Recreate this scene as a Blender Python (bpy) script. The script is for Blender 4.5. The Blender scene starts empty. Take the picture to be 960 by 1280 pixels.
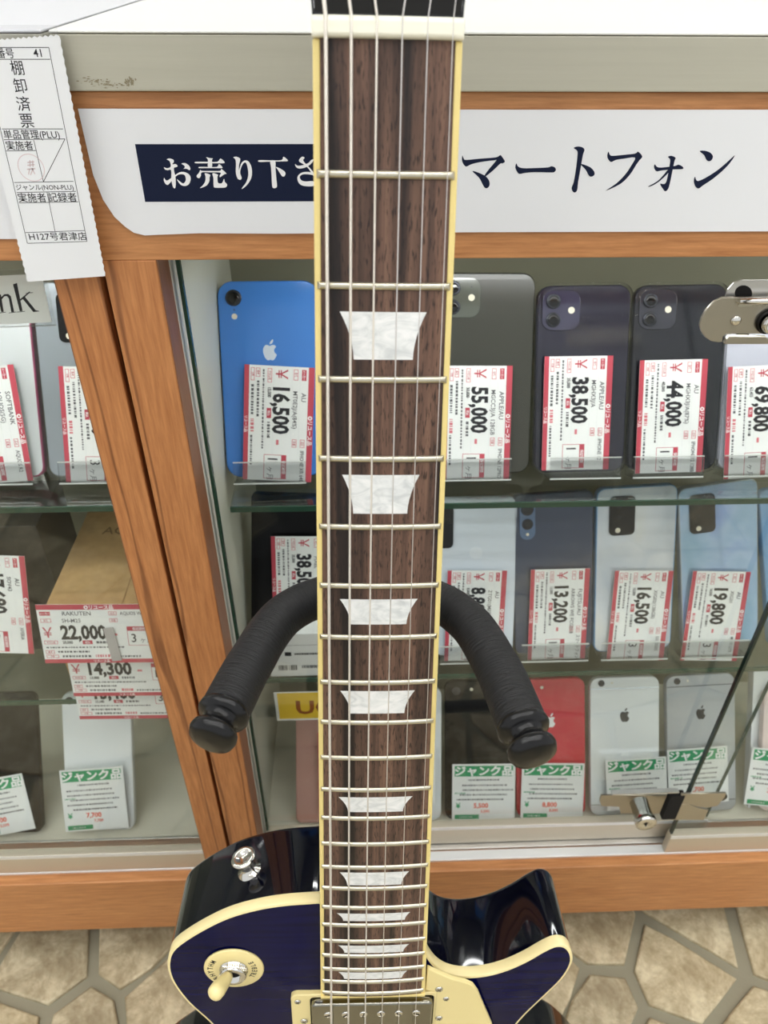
import bpy, math, random
from mathutils import Vector, Matrix
from mathutils.geometry import tessellate_polygon, delaunay_2d_cdt
random.seed(7)
SC = bpy.context.scene
COL = SC.collection
# ------------------------------------------------------------------ camera
FPX = 950.0
H = 0.97                                   # eye height over the floor
PITCH, ROLL, YAW = math.radians(37.225), math.radians(.479), math.radians(2.358)
FWD = Vector((math.sin(YAW)*math.cos(PITCH), math.cos(YAW)*math.cos(PITCH), -math.sin(PITCH)))
_r = Vector((math.cos(YAW), -math.sin(YAW), 0)); _u = _r.cross(FWD)
RGT = _r*math.cos(ROLL)+_u*math.sin(ROLL); UP = RGT.cross(FWD)
CAMPOS = Vector((0, 0, H))
cd = bpy.data.cameras.new('camera'); cam = bpy.data.objects.new('camera', cd); COL.objects.link(cam)
cam.matrix_world = Matrix.Translation(CAMPOS) @ Matrix((RGT, UP, -FWD)).transposed().to_4x4()
cd.sensor_fit = 'VERTICAL'; cd.sensor_height = 36; cd.lens = FPX/1280*36
cd.clip_start = .01; cd.clip_end = 50
cd.dof.use_dof = True; cd.dof.focus_distance = .37; cd.dof.aperture_fstop = 19
SC.camera = cam
# ------------------------------------------------------------------ world, exposure
w = bpy.data.worlds.new('world'); SC.world = w; w.use_nodes = True
bg = w.node_tree.nodes['Background']; bg.inputs[0].default_value = (.97, .985, 1, 1); bg.inputs[1].default_value = .84
SC.view_settings.view_transform = 'Standard'; SC.view_settings.look = 'None'
SC.view_settings.gamma = 1; SC.view_settings.use_curve_mapping = False
SC.view_settings.exposure = .0
SC.cycles.max_bounces = 10; SC.cycles.transparent_max_bounces = 24
SC.cycles.glossy_bounces = 5; SC.cycles.caustics_reflective = False; SC.cycles.caustics_refractive = False
LAMP = 14.0                                # radiance of the ceiling lamps' diffusers

# ------------------------------------------------------------------ rays to real planes
def ray(px, py):
    return (FWD + RGT*((px-480)/FPX) - UP*((py-640)/FPX)).normalized()
def at_y(px, py, Y):
    d = ray(px, py); return CAMPOS + d*(Y/d.y)
def at_z(px, py, z):
    d = ray(px, py); return CAMPOS + d*((z-H)/d.z)
def at_plane(px, py, p, n):
    d = ray(px, py); return CAMPOS + d*((p-CAMPOS).dot(n)/d.dot(n))

# ------------------------------------------------------------------ materials
def lin(c):
    return tuple(((v/255)/12.92 if v/255 <= .04045 else ((v/255+.055)/1.055)**2.4) for v in c)
def mat(name, rgb=(200, 200, 200), rough=.5, metal=0., coat=0., spec=.5, emit=None, srgb=True):
    m = bpy.data.materials.new(name); m.use_nodes = True
    b = m.node_tree.nodes['Principled BSDF']
    c = lin(rgb) if srgb else rgb
    b.inputs['Base Color'].default_value = (*c, 1); b.inputs['Roughness'].default_value = rough
    b.inputs['Metallic'].default_value = metal; b.inputs['Coat Weight'].default_value = coat
    b.inputs['Coat Roughness'].default_value = .03
    b.inputs['Specular IOR Level'].default_value = spec
    if emit is not None:
        b.inputs['Emission Color'].default_value = (1, 1, 1, 1); b.inputs['Emission Strength'].default_value = emit
    return m
def nt(m): return m.node_tree.nodes, m.node_tree.links, m.node_tree.nodes['Principled BSDF']
def coords(m, scale=(1, 1, 1), rot=(0, 0, 0)):
    N, L, b = nt(m); t = N.new('ShaderNodeTexCoord'); mp = N.new('ShaderNodeMapping')
    mp.inputs['Scale'].default_value = scale; mp.inputs['Rotation'].default_value = rot
    L.new(t.outputs['Object'], mp.inputs[0]); return mp.outputs[0]
def noise(m, vec, scale=5, detail=4, rough=.6, dist=0):
    N, L, b = nt(m); n = N.new('ShaderNodeTexNoise'); n.inputs['Scale'].default_value = scale
    n.inputs['Detail'].default_value = detail; n.inputs['Roughness'].default_value = rough; n.inputs['Distortion'].default_value = dist
    L.new(vec, n.inputs['Vector']); return n.outputs['Fac']
def ramp(m, fac, stops):
    N, L, b = nt(m); r = N.new('ShaderNodeValToRGB'); e = r.color_ramp.elements
    while len(e) < len(stops): e.new(.5)
    for i, (p, c) in enumerate(stops):
        e[i].position = p; e[i].color = (*lin(c), 1)
    L.new(fac, r.inputs[0]); return r.outputs[0]
def mixc(m, fac, a, c, mode='MIX'):
    N, L, b = nt(m); x = N.new('ShaderNodeMix'); x.data_type = 'RGBA'; x.blend_type = mode
    if isinstance(fac, float): x.inputs[0].default_value = fac
    else: L.new(fac, x.inputs[0])
    L.new(a, x.inputs[6]); L.new(c, x.inputs[7]); return x.outputs[2]
def setc(m, col): nt(m)[1].new(col, nt(m)[2].inputs['Base Color'])
def bump(m, fac, strength=.3, dist=.001):
    N, L, b = nt(m); k = N.new('ShaderNodeBump'); k.inputs['Strength'].default_value = strength; k.inputs['Distance'].default_value = dist
    L.new(fac, k.inputs['Height']); L.new(k.outputs[0], b.inputs['Normal'])

def wood(name, axis, stops, rings=True, seed=0.):
    """laminate wood, grain running along the given object axis"""
    m = mat(name, rough=.42)
    s = [60, 60, 60]; s[axis] = 4
    v = coords(m, tuple(s)); f1 = noise(m, v, 6, 6, .65)
    s2 = [11, 11, 11]; s2[axis] = 1.1
    v2 = coords(m, tuple(s2)); f2 = noise(m, v2, 2.2, 3, .5, .6)
    N, L, b = nt(m)
    wv = N.new('ShaderNodeTexWave'); wv.bands_direction = 'X' if axis != 0 else 'Z'; wv.inputs['Scale'].default_value = .8
    wv.inputs['Distortion'].default_value = 14; wv.inputs['Detail'].default_value = 4; wv.inputs['Detail Scale'].default_value = .9
    s3 = [22, 22, 22]; s3[axis] = 1.6
    L.new(coords(m, tuple(s3)), wv.inputs['Vector'])
    base = ramp(m, f1, [(.25, stops[0]), (.75, stops[1])])
    broad = ramp(m, f2, [(.3, stops[2]), (.7, (255, 255, 255))])
    c = mixc(m, .55, base, broad, 'MULTIPLY')
    if rings:
        rg = ramp(m, wv.outputs['Fac'], [(0, (128, 88, 66)), (.05, (255, 250, 245))])
        c = mixc(m, .62, c, rg, 'MULTIPLY')
    setc(m, c); bump(m, f1, .08, .0005); return m

WOODV = wood('cherry_laminate_upright_grain', 2, [(168, 106, 60), (222, 158, 102), (224, 206, 188)])
WOODH = wood('cherry_laminate_level_grain', 0, [(170, 110, 62), (224, 162, 106), (226, 208, 192)], rings=False)
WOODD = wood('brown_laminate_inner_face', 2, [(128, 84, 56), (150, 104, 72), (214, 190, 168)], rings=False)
PAPER = mat('white_paper', (238, 240, 243), .6)
_v = coords(PAPER, (8, 8, 8)); bump(PAPER, noise(PAPER, _v, 1.5, 2), .15, .004)
PAPERB = mat('plain_card', (236, 238, 236), .55)
SLIP = mat('thin_slip_paper', (240, 242, 244), .7)
NAVYP = mat('navy_print', (9, 22, 52), .6, 0, 0, .25)
INK = mat('black_ink', (28, 28, 34), .6)
INKG = mat('grey_ink', (92, 94, 97), .7)
REDP = mat('red_print', (190, 70, 86), .55)
REDL = mat('light_red_print', (214, 118, 128), .55)
WHP = mat('white_print', (245, 245, 245), .55)
GREENP = mat('green_print', (30, 150, 96), .55)
ORP = mat('orange_print', (232, 84, 48), .55)
YEL = mat('yellow_print', (238, 200, 52), .5)
PINKI = mat('faint_pink_ink', (226, 206, 208), .6)
COUNTER = mat('white_counter_laminate', (240, 241, 236), .35)
COUNTER2 = mat('pale_grey_counter_laminate', (222, 223, 228), .35)
EDGE = mat('beige_grey_metal_edge', (186, 184, 166), .4, .25)
_f = noise(EDGE, coords(EDGE, (2, 2, 60)), 4, 4)
_c = ramp(EDGE, _f, [(.3, (188, 185, 168)), (.7, (194, 191, 174))])
setc(EDGE, _c)
SMUDGE = mat('brown_dirt_mark', (146, 136, 110), .8)
BLACKGAP = mat('black_gap', (12, 10, 10), .9)
ALU = mat('brushed_aluminium', (214, 214, 212), .28, .85)
ALUW = mat('bright_aluminium_track', (236, 238, 238), .3, .35)
BACKP = mat('olive_grey_back_panel', (132, 130, 112), .35)
SIDEP = mat('pale_side_panel', (204, 204, 190), .4)
FLOORP = mat('pale_cabinet_floor', (222, 219, 204), .3)
CHROME = mat('polished_chrome', (226, 224, 218), .13, 1)
NICKEL = mat('warm_nickel_plate', (178, 172, 158), .28, .85)
RAIL = mat('beige_aluminium_door_rail', (206, 196, 176), .38, .35)
DARKM = mat('dark_metal', (38, 36, 34), .35, .8)
KRAFT = mat('brown_kraft_card', (176, 140, 92), .75)
setc(KRAFT, ramp(KRAFT, noise(KRAFT, coords(KRAFT, (30, 30, 30)), 3, 5), [(.3, (166, 132, 86)), (.7, (184, 150, 100))]))

def clear(name, tint, gloss_rough=.02, gloss=.5, extra=0.0):
    m = bpy.data.materials.new(name); m.use_nodes = True; N = m.node_tree.nodes; L = m.node_tree.links
    N.clear(); o = N.new('ShaderNodeOutputMaterial'); t = N.new('ShaderNodeBsdfTransparent'); g = N.new('ShaderNodeBsdfGlossy')
    t.inputs[0].default_value = (*tint, 1); g.inputs['Roughness'].default_value = gloss_rough
    fr = N.new('ShaderNodeFresnel'); fr.inputs[0].default_value = 1.45
    mm = N.new('ShaderNodeMath'); mm.operation = 'MULTIPLY_ADD'; mm.inputs[1].default_value = gloss; mm.inputs[2].default_value = extra
    L.new(fr.outputs[0], mm.inputs[0]); x = N.new('ShaderNodeMixShader'); L.new(mm.outputs[0], x.inputs[0])
    L.new(t.outputs[0], x.inputs[1]); L.new(g.outputs[0], x.inputs[2]); L.new(x.outputs[0], o.inputs[0]); return m
GLASS = clear('cabinet_glass', (.972, .984, .974), .01, .12)
SHELFG = clear('shelf_glass', (.955, .98, .965), .01, .3)
ACRYL = clear('clear_acrylic', (.95, .955, .955), .05, .7, .01)
CASE = clear('clear_phone_case', (.985, .985, .985), .08, .5, .0)
LAMPI = mat('added_strip_glow', (255, 255, 255), .5, emit=31)  # glow of the strips added inside the showcases
GLEDGE = mat('green_glass_edge', (42, 74, 60), .25)
GLEDGED = mat('dark_green_glass_edge', (14, 40, 34), .2)
ACEDGE = mat('pale_acrylic_edge', (196, 200, 196), .3)

# guitar materials
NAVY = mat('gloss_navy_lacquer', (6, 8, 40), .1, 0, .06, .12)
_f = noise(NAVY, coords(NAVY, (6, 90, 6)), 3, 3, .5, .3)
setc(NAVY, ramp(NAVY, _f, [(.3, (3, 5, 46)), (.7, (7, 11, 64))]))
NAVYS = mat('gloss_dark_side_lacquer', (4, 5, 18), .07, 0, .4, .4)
PUC = mat('darkened_nickel_pickup_cover', (150, 148, 138), .16, 1)  # nickel colour darkened to stand in for a dark reflection
BLACKG = mat('gloss_black_lacquer', (6, 6, 9), .05, 0, .4)
CREAM = mat('cream_binding', (240, 218, 142), .35, 0, .3)
CREAMB = mat('pale_cream_body_binding', (243, 226, 168), .3, 0, .3)
CREAMP = mat('cream_plastic', (240, 222, 158), .3, 0, .3)
IVORY = mat('ivory_plastic_nut', (246, 243, 224), .35)
NICK = mat('nickel_fret_wire', (206, 200, 180), .28, 1)
STRW = mat('wound_string', (236, 230, 220), .4, .55)
_w = nt(STRW)[0].new('ShaderNodeTexWave'); _w.bands_direction = 'Y'; _w.inputs['Scale'].default_value = 1
nt(STRW)[1].new(coords(STRW, (600, 600, 600)), _w.inputs['Vector']); bump(STRW, _w.outputs['Fac'], .5, .0002)
STRP = mat('plain_steel_string', (226, 222, 218), .35, .7)
ROSE = mat('rosewood', rough=.5)
_a = noise(ROSE, coords(ROSE, (330, 9, 40)), 1.0, 5, .65, .15)
_b = noise(ROSE, coords(ROSE, (105, 2.0, 10)), 1.0, 3, .5, .3)
_p = noise(ROSE, coords(ROSE, (1500, 210, 300)), 1.0, 2, .5)
_c1 = ramp(ROSE, _a, [(.3, (58, 42, 36)), (.5, (106, 80, 67)), (.7, (132, 102, 84))])
_c2 = ramp(ROSE, _b, [(.38, (84, 78, 82)), (.54, (255, 250, 246))])
_c3 = ramp(ROSE, _p, [(.33, (90, 74, 70)), (.45, (255, 255, 255))])
_m = mixc(ROSE, 1.0, _c1, _c2, 'MULTIPLY'); setc(ROSE, mixc(ROSE, .85, _m, _c3, 'MULTIPLY')); bump(ROSE, _p, .3, .0002)
PEARL = mat('white_pearloid', rough=.2, coat=.5)
_f = noise(PEARL, coords(PEARL, (60, 110, 60)), 1.6, 3, .6, 1.6)
setc(PEARL, ramp(PEARL, _f, [(.28, (214, 217, 216)), (.5, (238, 240, 238)), (.7, (252, 252, 250))]))
FOAM = mat('black_foam_sleeve', (26, 26, 27), .5, 0, 0, .4)
_N, _L, _B = nt(FOAM)
_at = _N.new('ShaderNodeUVMap')
_mp = _N.new('ShaderNodeMapping'); _mp.inputs['Scale'].default_value = (85, 5, 1); _L.new(_at.outputs[0], _mp.inputs[0])
_f = noise(FOAM, _mp.outputs[0], 1.0, 4, .6, .8); bump(FOAM, _f, .8, .0018)
RUBBER = mat('black_moulded_plastic', (14, 14, 15), .24, 0, 0, .4)
STEELB = mat('black_painted_steel', (22, 22, 24), .35, .4)

# stone
STONES = []
for i, (a, b) in enumerate([((160, 144, 112), (216, 202, 168)), ((172, 156, 122), (222, 210, 176)), ((154, 140, 110), (208, 196, 164))]):
    m = mat('sandstone_%s' % ('tan', 'honey', 'brown')[i], rough=.55)
    v = coords(m, (1, 1, 1)); f = noise(m, v, 20, 8, .72, .5); g = noise(m, v, 120, 3, .6)
    c = ramp(m, f, [(.38, a), (.5, tuple((p+q)//2 for p, q in zip(a, b))), (.6, b)])
    c2 = ramp(m, g, [(.3, (215, 205, 190)), (.6, (255, 255, 255))])
    setc(m, mixc(m, .6, c, c2, 'MULTIPLY')); bump(m, f, .35, .004); STONES.append(m)
MORTAR = mat('grey_mortar', (148, 143, 122), .85)
bump(MORTAR, noise(MORTAR, coords(MORTAR, (1, 1, 1)), 200, 3), .3, .001)
CEILM = mat('white_ceiling', (225, 225, 222), .9)
WALLM = mat('white_wall', (226, 226, 222), .8)
LAMPM = mat('lamp_diffuser', (255, 255, 255), .5, emit=LAMP)

# ------------------------------------------------------------------ mesh builder
class MB:
    def __init__(s): s.v = []; s.f = []; s.m = []; s.sm = []; s.mats = []; s.uv = {}
    def mi(s, m):
        if m not in s.mats: s.mats.append(m)
        return s.mats.index(m)
    def add(s, vs, fs, m, smooth=False, M=None):
        o = len(s.v); s.v += [tuple((M @ Vector(p)) if M is not None else p) for p in vs]
        k = s.mi(m)
        for f in fs: s.f.append(tuple(i+o for i in f)); s.m.append(k); s.sm.append(smooth)
        return o
    def box(s, a, b, m, M=None):
        x0, y0, z0 = a; x1, y1, z1 = b
        v = [(x0, y0, z0), (x1, y0, z0), (x1, y1, z0), (x0, y1, z0), (x0, y0, z1), (x1, y0, z1), (x1, y1, z1), (x0, y1, z1)]
        s.add(v, [(0, 3, 2, 1), (4, 5, 6, 7), (0, 1, 5, 4), (1, 2, 6, 5), (2, 3, 7, 6), (3, 0, 4, 7)], m, False, M); return s
    def prism(s, poly, z0, z1, m, side=None, M=None, bev=0, smooth=False):
        """polygon (x,y), CCW, from z0 to z1, the top edge softened by bev"""
        n = len(poly); A = sum(poly[i][0]*poly[(i+1) % n][1]-poly[(i+1) % n][0]*poly[i][1] for i in range(n))
        if A < 0: poly = poly[::-1]
        rings = [[(x, y, z0) for x, y in poly], [(x, y, z1-bev) for x, y in poly]]
        if bev:
            for k in (1, 2, 3):
                t = k/3*math.pi/2
                rings.append([(x, y, z1-bev+bev*math.sin(t)) for x, y in inset(poly, bev*(1-math.cos(t)))])
        V = [p for r in rings for p in r]; F = []
        for r in range(len(rings)-1):
            for i in range(n):
                j = (i+1) % n; F.append((r*n+i, r*n+j, (r+1)*n+j, (r+1)*n+i))
        s.add(V, F, side or m, smooth or bool(bev), M)
        s.cap(rings[-1], m, M); s.cap(rings[0][::-1], side or m, M); return s
    def cap(s, pts, m, M=None):
        if len(pts) <= 4: s.add(pts, [tuple(range(len(pts)))], m, False, M); return
        t = tessellate_polygon([[Vector(p) for p in pts]]); F = []
        nz = Vector((0, 0, 0))
        for i in range(len(pts)):
            a = Vector(pts[i]); b = Vector(pts[(i+1) % len(pts)]); nz += a.cross(b)
        for a, b, c in t:
            nn = (Vector(pts[b])-Vector(pts[a])).cross(Vector(pts[c])-Vector(pts[a]))
            F.append((a, b, c) if nn.dot(nz) >= 0 else (a, c, b))
        s.add(pts, F, m, False, M)
    def flat(s, poly, z, m, M=None):
        n = len(poly); A = sum(poly[i][0]*poly[(i+1) % n][1]-poly[(i+1) % n][0]*poly[i][1] for i in range(n))
        if A < 0: poly = poly[::-1]
        s.cap([(x, y, z) for x, y in poly], m, M); return s
    def lathe(s, prof, m, M=None, n=32, smooth=True):
        """profile (r,z) around local z"""
        V = [(r*math.cos(2*math.pi*i/n), r*math.sin(2*math.pi*i/n), z) for r, z in prof for i in range(n)]
        F = [(k*n+i, k*n+(i+1) % n, (k+1)*n+(i+1) % n, (k+1)*n+i) for k in range(len(prof)-1) for i in range(n)]
        o = s.add(V, F, m, smooth, M)
        k = s.mi(m)
        for r, fl in ((0, True), (len(prof)-1, False)):
            if prof[r][0] > 1e-6:
                ring = [o+r*n+i for i in range(n)]; s.f.append(tuple(ring[::-1] if fl else ring)); s.m.append(k); s.sm.append(False)
        return s
    def tube(s, pts, rad, m, n=16, caps=True, uv=False):
        pts = [Vector(p) for p in pts]; N = len(pts)
        if not isinstance(rad, (list, tuple)): rad = [rad]*N
        ref = None; V = []
        for i, p in enumerate(pts):
            t = (pts[min(i+1, N-1)]-pts[max(i-1, 0)]).normalized()
            if ref is None: ref = t.orthogonal().normalized()
            ref = (ref - t*ref.dot(t)).normalized(); q = t.cross(ref)
            V += [p+ref*rad[i]*math.cos(2*math.pi*k/n)+q*rad[i]*math.sin(2*math.pi*k/n) for k in range(n)]
        F = [(k*n+i, k*n+(i+1) % n, (k+1)*n+(i+1) % n, (k+1)*n+i) for k in range(N-1) for i in range(n)]
        f0 = len(s.f); o = s.add([tuple(v) for v in V], F, m, True)
        if uv:
            for a, (k, i) in enumerate((k, i) for k in range(N-1) for i in range(n)):
                s.uv[f0+a] = [(k/(N-1), i/n), (k/(N-1), (i+1)/n), ((k+1)/(N-1), (i+1)/n), ((k+1)/(N-1), i/n)]
        if caps:
            k = s.mi(m)
            s.f.append(tuple(o+i for i in range(n))[::-1]); s.m.append(k); s.sm.append(False)
            s.f.append(tuple(o+(N-1)*n+i for i in range(n))); s.m.append(k); s.sm.append(False)
        return s
    def text(s, txt, x, y, h, m, z=0, sx=1., bold=0., align='L', M=None, vertical=False):
        V, F, wd = glyphs(txt, bold)
        k = h/.73; ox = x - (wd*k*sx*{'L': 0, 'C': .5, 'R': 1}[align])
        s.add([(ox+a*k*sx, y+b*k, z) for a, b in V], F, m, False, M); return s
    def build(s, name, parent=None, bevel=0, seg=2, sharp=None):
        me = bpy.data.meshes.new(name); me.from_pydata(s.v, [], s.f)
        for m in s.mats: me.materials.append(m)
        me.polygons.foreach_set('material_index', s.m); me.polygons.foreach_set('use_smooth', s.sm)
        if s.uv:
            ul = me.uv_layers.new(name='UVMap')
            for fi, q in s.uv.items():
                for li, c in zip(me.polygons[fi].loop_indices, q): ul.data[li].uv = c
        me.validate(); me.update()
        if sharp is not None:
            me.set_sharp_from_angle(angle=math.radians(sharp))
        o = bpy.data.objects.new(name, me); COL.objects.link(o)
        if parent is not None: o.parent = parent
        if bevel:
            md = o.modifiers.new('bevel', 'BEVEL'); md.width = bevel; md.segments = seg; md.limit_method = 'ANGLE'
        return o
def inset(poly, d):
    n = len(poly); out = []
    for i in range(n):
        p = Vector(poly[i-1]); q = Vector(poly[i]); r = Vector(poly[(i+1) % n])
        e1 = (q-p); e2 = (r-q)
        if e1.length < 1e-9 or e2.length < 1e-9: out.append(tuple(q)); continue
        e1.normalize(); e2.normalize(); n1 = Vector((-e1.y, e1.x)); n2 = Vector((-e2.y, e2.x)); b = n1+n2
        if b.length < 1e-6: out.append(tuple(q)); continue
        b.normalize(); out.append(tuple(q+b*(d/max(.35, b.dot(n1)))))
    return out
_G = {}
def glyphs(txt, bold=0.):
    key = (txt, bold)
    if key not in _G:
        c = bpy.data.curves.new('t', 'FONT'); c.body = txt; c.resolution_u = 2; c.offset = bold
        o = bpy.data.objects.new('t', c); COL.objects.link(o)
        me = o.evaluated_get(bpy.context.evaluated_depsgraph_get()).to_mesh()
        V = [(v.co.x, v.co.y) for v in me.vertices]; F = []
        for p in me.polygons:
            f = tuple(p.vertices); a, b2, c2 = (V[f[0]], V[f[1]], V[f[2]])
            if (b2[0]-a[0])*(c2[1]-a[1])-(b2[1]-a[1])*(c2[0]-a[0]) < 0: f = f[::-1]
            F.append(f)
        x0 = min([v[0] for v in V] or [0]); x1 = max([v[0] for v in V] or [0])
        _G[key] = ([(a-x0, b) for a, b in V], F, x1-x0)
        o.evaluated_get(bpy.context.evaluated_depsgraph_get()).to_mesh_clear()
        bpy.data.objects.remove(o); bpy.data.curves.remove(c)
    return _G[key]
def rrect(w, h, r, n=6, cx=0, cy=0):
    """rounded rectangle centred on cx,cy"""
    P = []
    for (sx, sy, a0) in ((1, 1, 0), (-1, 1, 90), (-1, -1, 180), (1, -1, 270)):
        for k in range(n+1):
            a = math.radians(a0+90*k/n); P.append((cx+sx*(w/2-r)+r*math.cos(a), cy+sy*(h/2-r)+r*math.sin(a)))
    return P
def circ(r, cx=0, cy=0, n=20): return [(cx+r*math.cos(2*math.pi*i/n), cy+r*math.sin(2*math.pi*i/n)) for i in range(n)]
def smooth_path(pts, n=8, closed=False):
    P = [Vector(p) for p in pts]; out = []; N = len(P)
    rng = range(N if closed else N-1)
    for i in rng:
        p0 = P[i-1] if (closed or i > 0) else P[0]*2-P[1]
        p1 = P[i]; p2 = P[(i+1) % N]; p3 = P[(i+2) % N] if (closed or i+2 < N) else P[-1]*2-P[-2]
        for k in range(n):
            t = k/n; out.append(.5*((2*p1)+(p2-p0)*t+(2*p0-5*p1+4*p2-p3)*t*t+(3*p1-p0-3*p2+p3)*t**3))
    if not closed: out.append(P[-1])
    return out
def tag(o, label, cat, group=None, kind=None):
    if label: o['label'] = label
    if cat: o['category'] = cat
    if group: o['group'] = group
    if kind: o['kind'] = kind
    return o
def empty(name, M, label, cat, group=None, kind=None):
    o = bpy.data.objects.new(name, None); COL.objects.link(o); o.empty_display_size = .02
    o.matrix_world = M if isinstance(M, Matrix) else Matrix.Translation(M)
    return tag(o, label, cat, group, kind)
def frame(o, x, y, z):
    """matrix from an origin and three axes"""
    return Matrix.Translation(o) @ Matrix((x, y, z)).transposed().to_4x4()
mm = .001
# ================================================================== SETTING: floor, walls, ceiling, lamps
mb = MB(); mb.box((-2.6, -2.4, -.06), (2.6, 1.5, -.006), MORTAR); floor = mb.build('floor'); floor['kind'] = 'structure'
seeds = []
for px, py in [(60, 1215), (-60, 1180), (172, 1185), (205, 1238), (95, 1290), (10, 1300), (850, 1225), (733, 1172), (742, 1250), (845, 1330),
               (955, 1148), (700, 1220), (880, 1140), (300, 1290), (600, 1180), (400, 1200), (500, 1290), (950, 1320), (-90, 1270)]:
    p = at_z(px, py, 0); seeds.append((p.x, p.y))
rnd = random.Random(3)
for k in range(4000):
    x, y = rnd.uniform(-1.25, 1.4), rnd.uniform(-.75, 1.0)
    inview = -.55 < x < .75 and .25 < y < .5
    if all((x-a)**2+(y-b)**2 > (.25 if not inview else .24)**2 for a, b in seeds): seeds.append((x, y))
def clip(poly, nx, ny, c):
    out = []
    for i in range(len(poly)):
        a, b = poly[i], poly[(i+1) % len(poly)]; da = a[0]*nx+a[1]*ny-c; db = b[0]*nx+b[1]*ny-c
        if da <= 0: out.append(a)
        if (da < 0) != (db < 0):
            t = da/(da-db); out.append((a[0]+(b[0]-a[0])*t, a[1]+(b[1]-a[1])*t))
    return out
for i, (sx, sy) in enumerate(seeds):
    if i and not (-1.2 < sx < 1.35 and -.7 < sy < .95): continue
    poly = [(sx-.4, sy-.4), (sx+.4, sy-.4), (sx+.4, sy+.4), (sx-.4, sy+.4)]
    for j, (qx, qy) in enumerate(seeds):
        if j == i: continue
        nx, ny = qx-sx, qy-sy; d = math.hypot(nx, ny)
        if d > .8: continue
        poly = clip(poly, nx/d, ny/d, ((sx+qx)/2*nx+(sy+qy)/2*ny)/d)
    if len(poly) < 3: continue
    poly = [p for k, p in enumerate(poly) if math.dist(p, poly[k-1]) > .012]
    if len(poly) < 3: continue
    pts = []
    for k in range(len(poly)):
        a, b = poly[k], poly[(k+1) % len(poly)]; L = math.dist(a, b); n = max(1, int(L/.04))
        nx, ny = -(b[1]-a[1])/L, (b[0]-a[0])/L
        for q in range(n):
            t = q/n; j = rnd.uniform(-.004, .004) if q else 0; pts.append((a[0]+(b[0]-a[0])*t+nx*j, a[1]+(b[1]-a[1])*t+ny*j))
    pts = inset(pts, .0038)
    # round the corners a little
    c = len(pts); pts = [((pts[k-1][0]+pts[k][0]*12+pts[(k+1) % c][0])/14, (pts[k-1][1]+pts[k][1]*12+pts[(k+1) % c][1])/14) for k in range(c)]
    top = rnd.uniform(-.0015, .0)
    M = STONES[rnd.choice((0, 1, 1, 2))]
    sb = MB(); sb.prism([(x-sx, y-sy) for x, y in pts], -.012, top, M, bev=.0025); o = sb.build('stone', floor); o.location = (sx, sy, 0)
mb = MB(); mb.box((-2.6, 1.5, 0), (2.6, 1.56, 2.7), WALLM); mb.build('wall_back')['kind'] = 'structure'
mb = MB(); mb.box((-2.6, -2.4, 2.7), (2.6, 1.5, 2.76), CEILM); mb.build('ceiling')['kind'] = 'structure'
for i, (x, y) in enumerate([(-1.3, -1.5), (1.3, -1.5), (-1.3, -.6), (1.3, -.6), (-1.3, .35), (1.3, .35), (0, -1.05), (0, -.1)]):
    t = empty('ceiling_light', (x, y, 2.69), 'long white tube fixture on the shop ceiling, %s %s' % (('left', 'middle', 'right')[int(x > -1)+int(x > 1)], {-1.5: 'rear row', -.6: 'third row', .35: 'row above the counter', -1.05: 'rear pair', -.1: 'front pair'}[y]), 'light', 'ceiling lights over the showcases')
    a = MB(); a.box((-.62, -.09, -.02), (.62, .09, .008), mat('lamp_housing', (230, 230, 230), .5) if i == 0 else bpy.data.materials['lamp_housing']); a.build('housing', t)
    a = MB(); a.box((-.6, -.07, -.045), (.6, .07, -.0205), LAMPM); a.build('diffuser', t)

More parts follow.
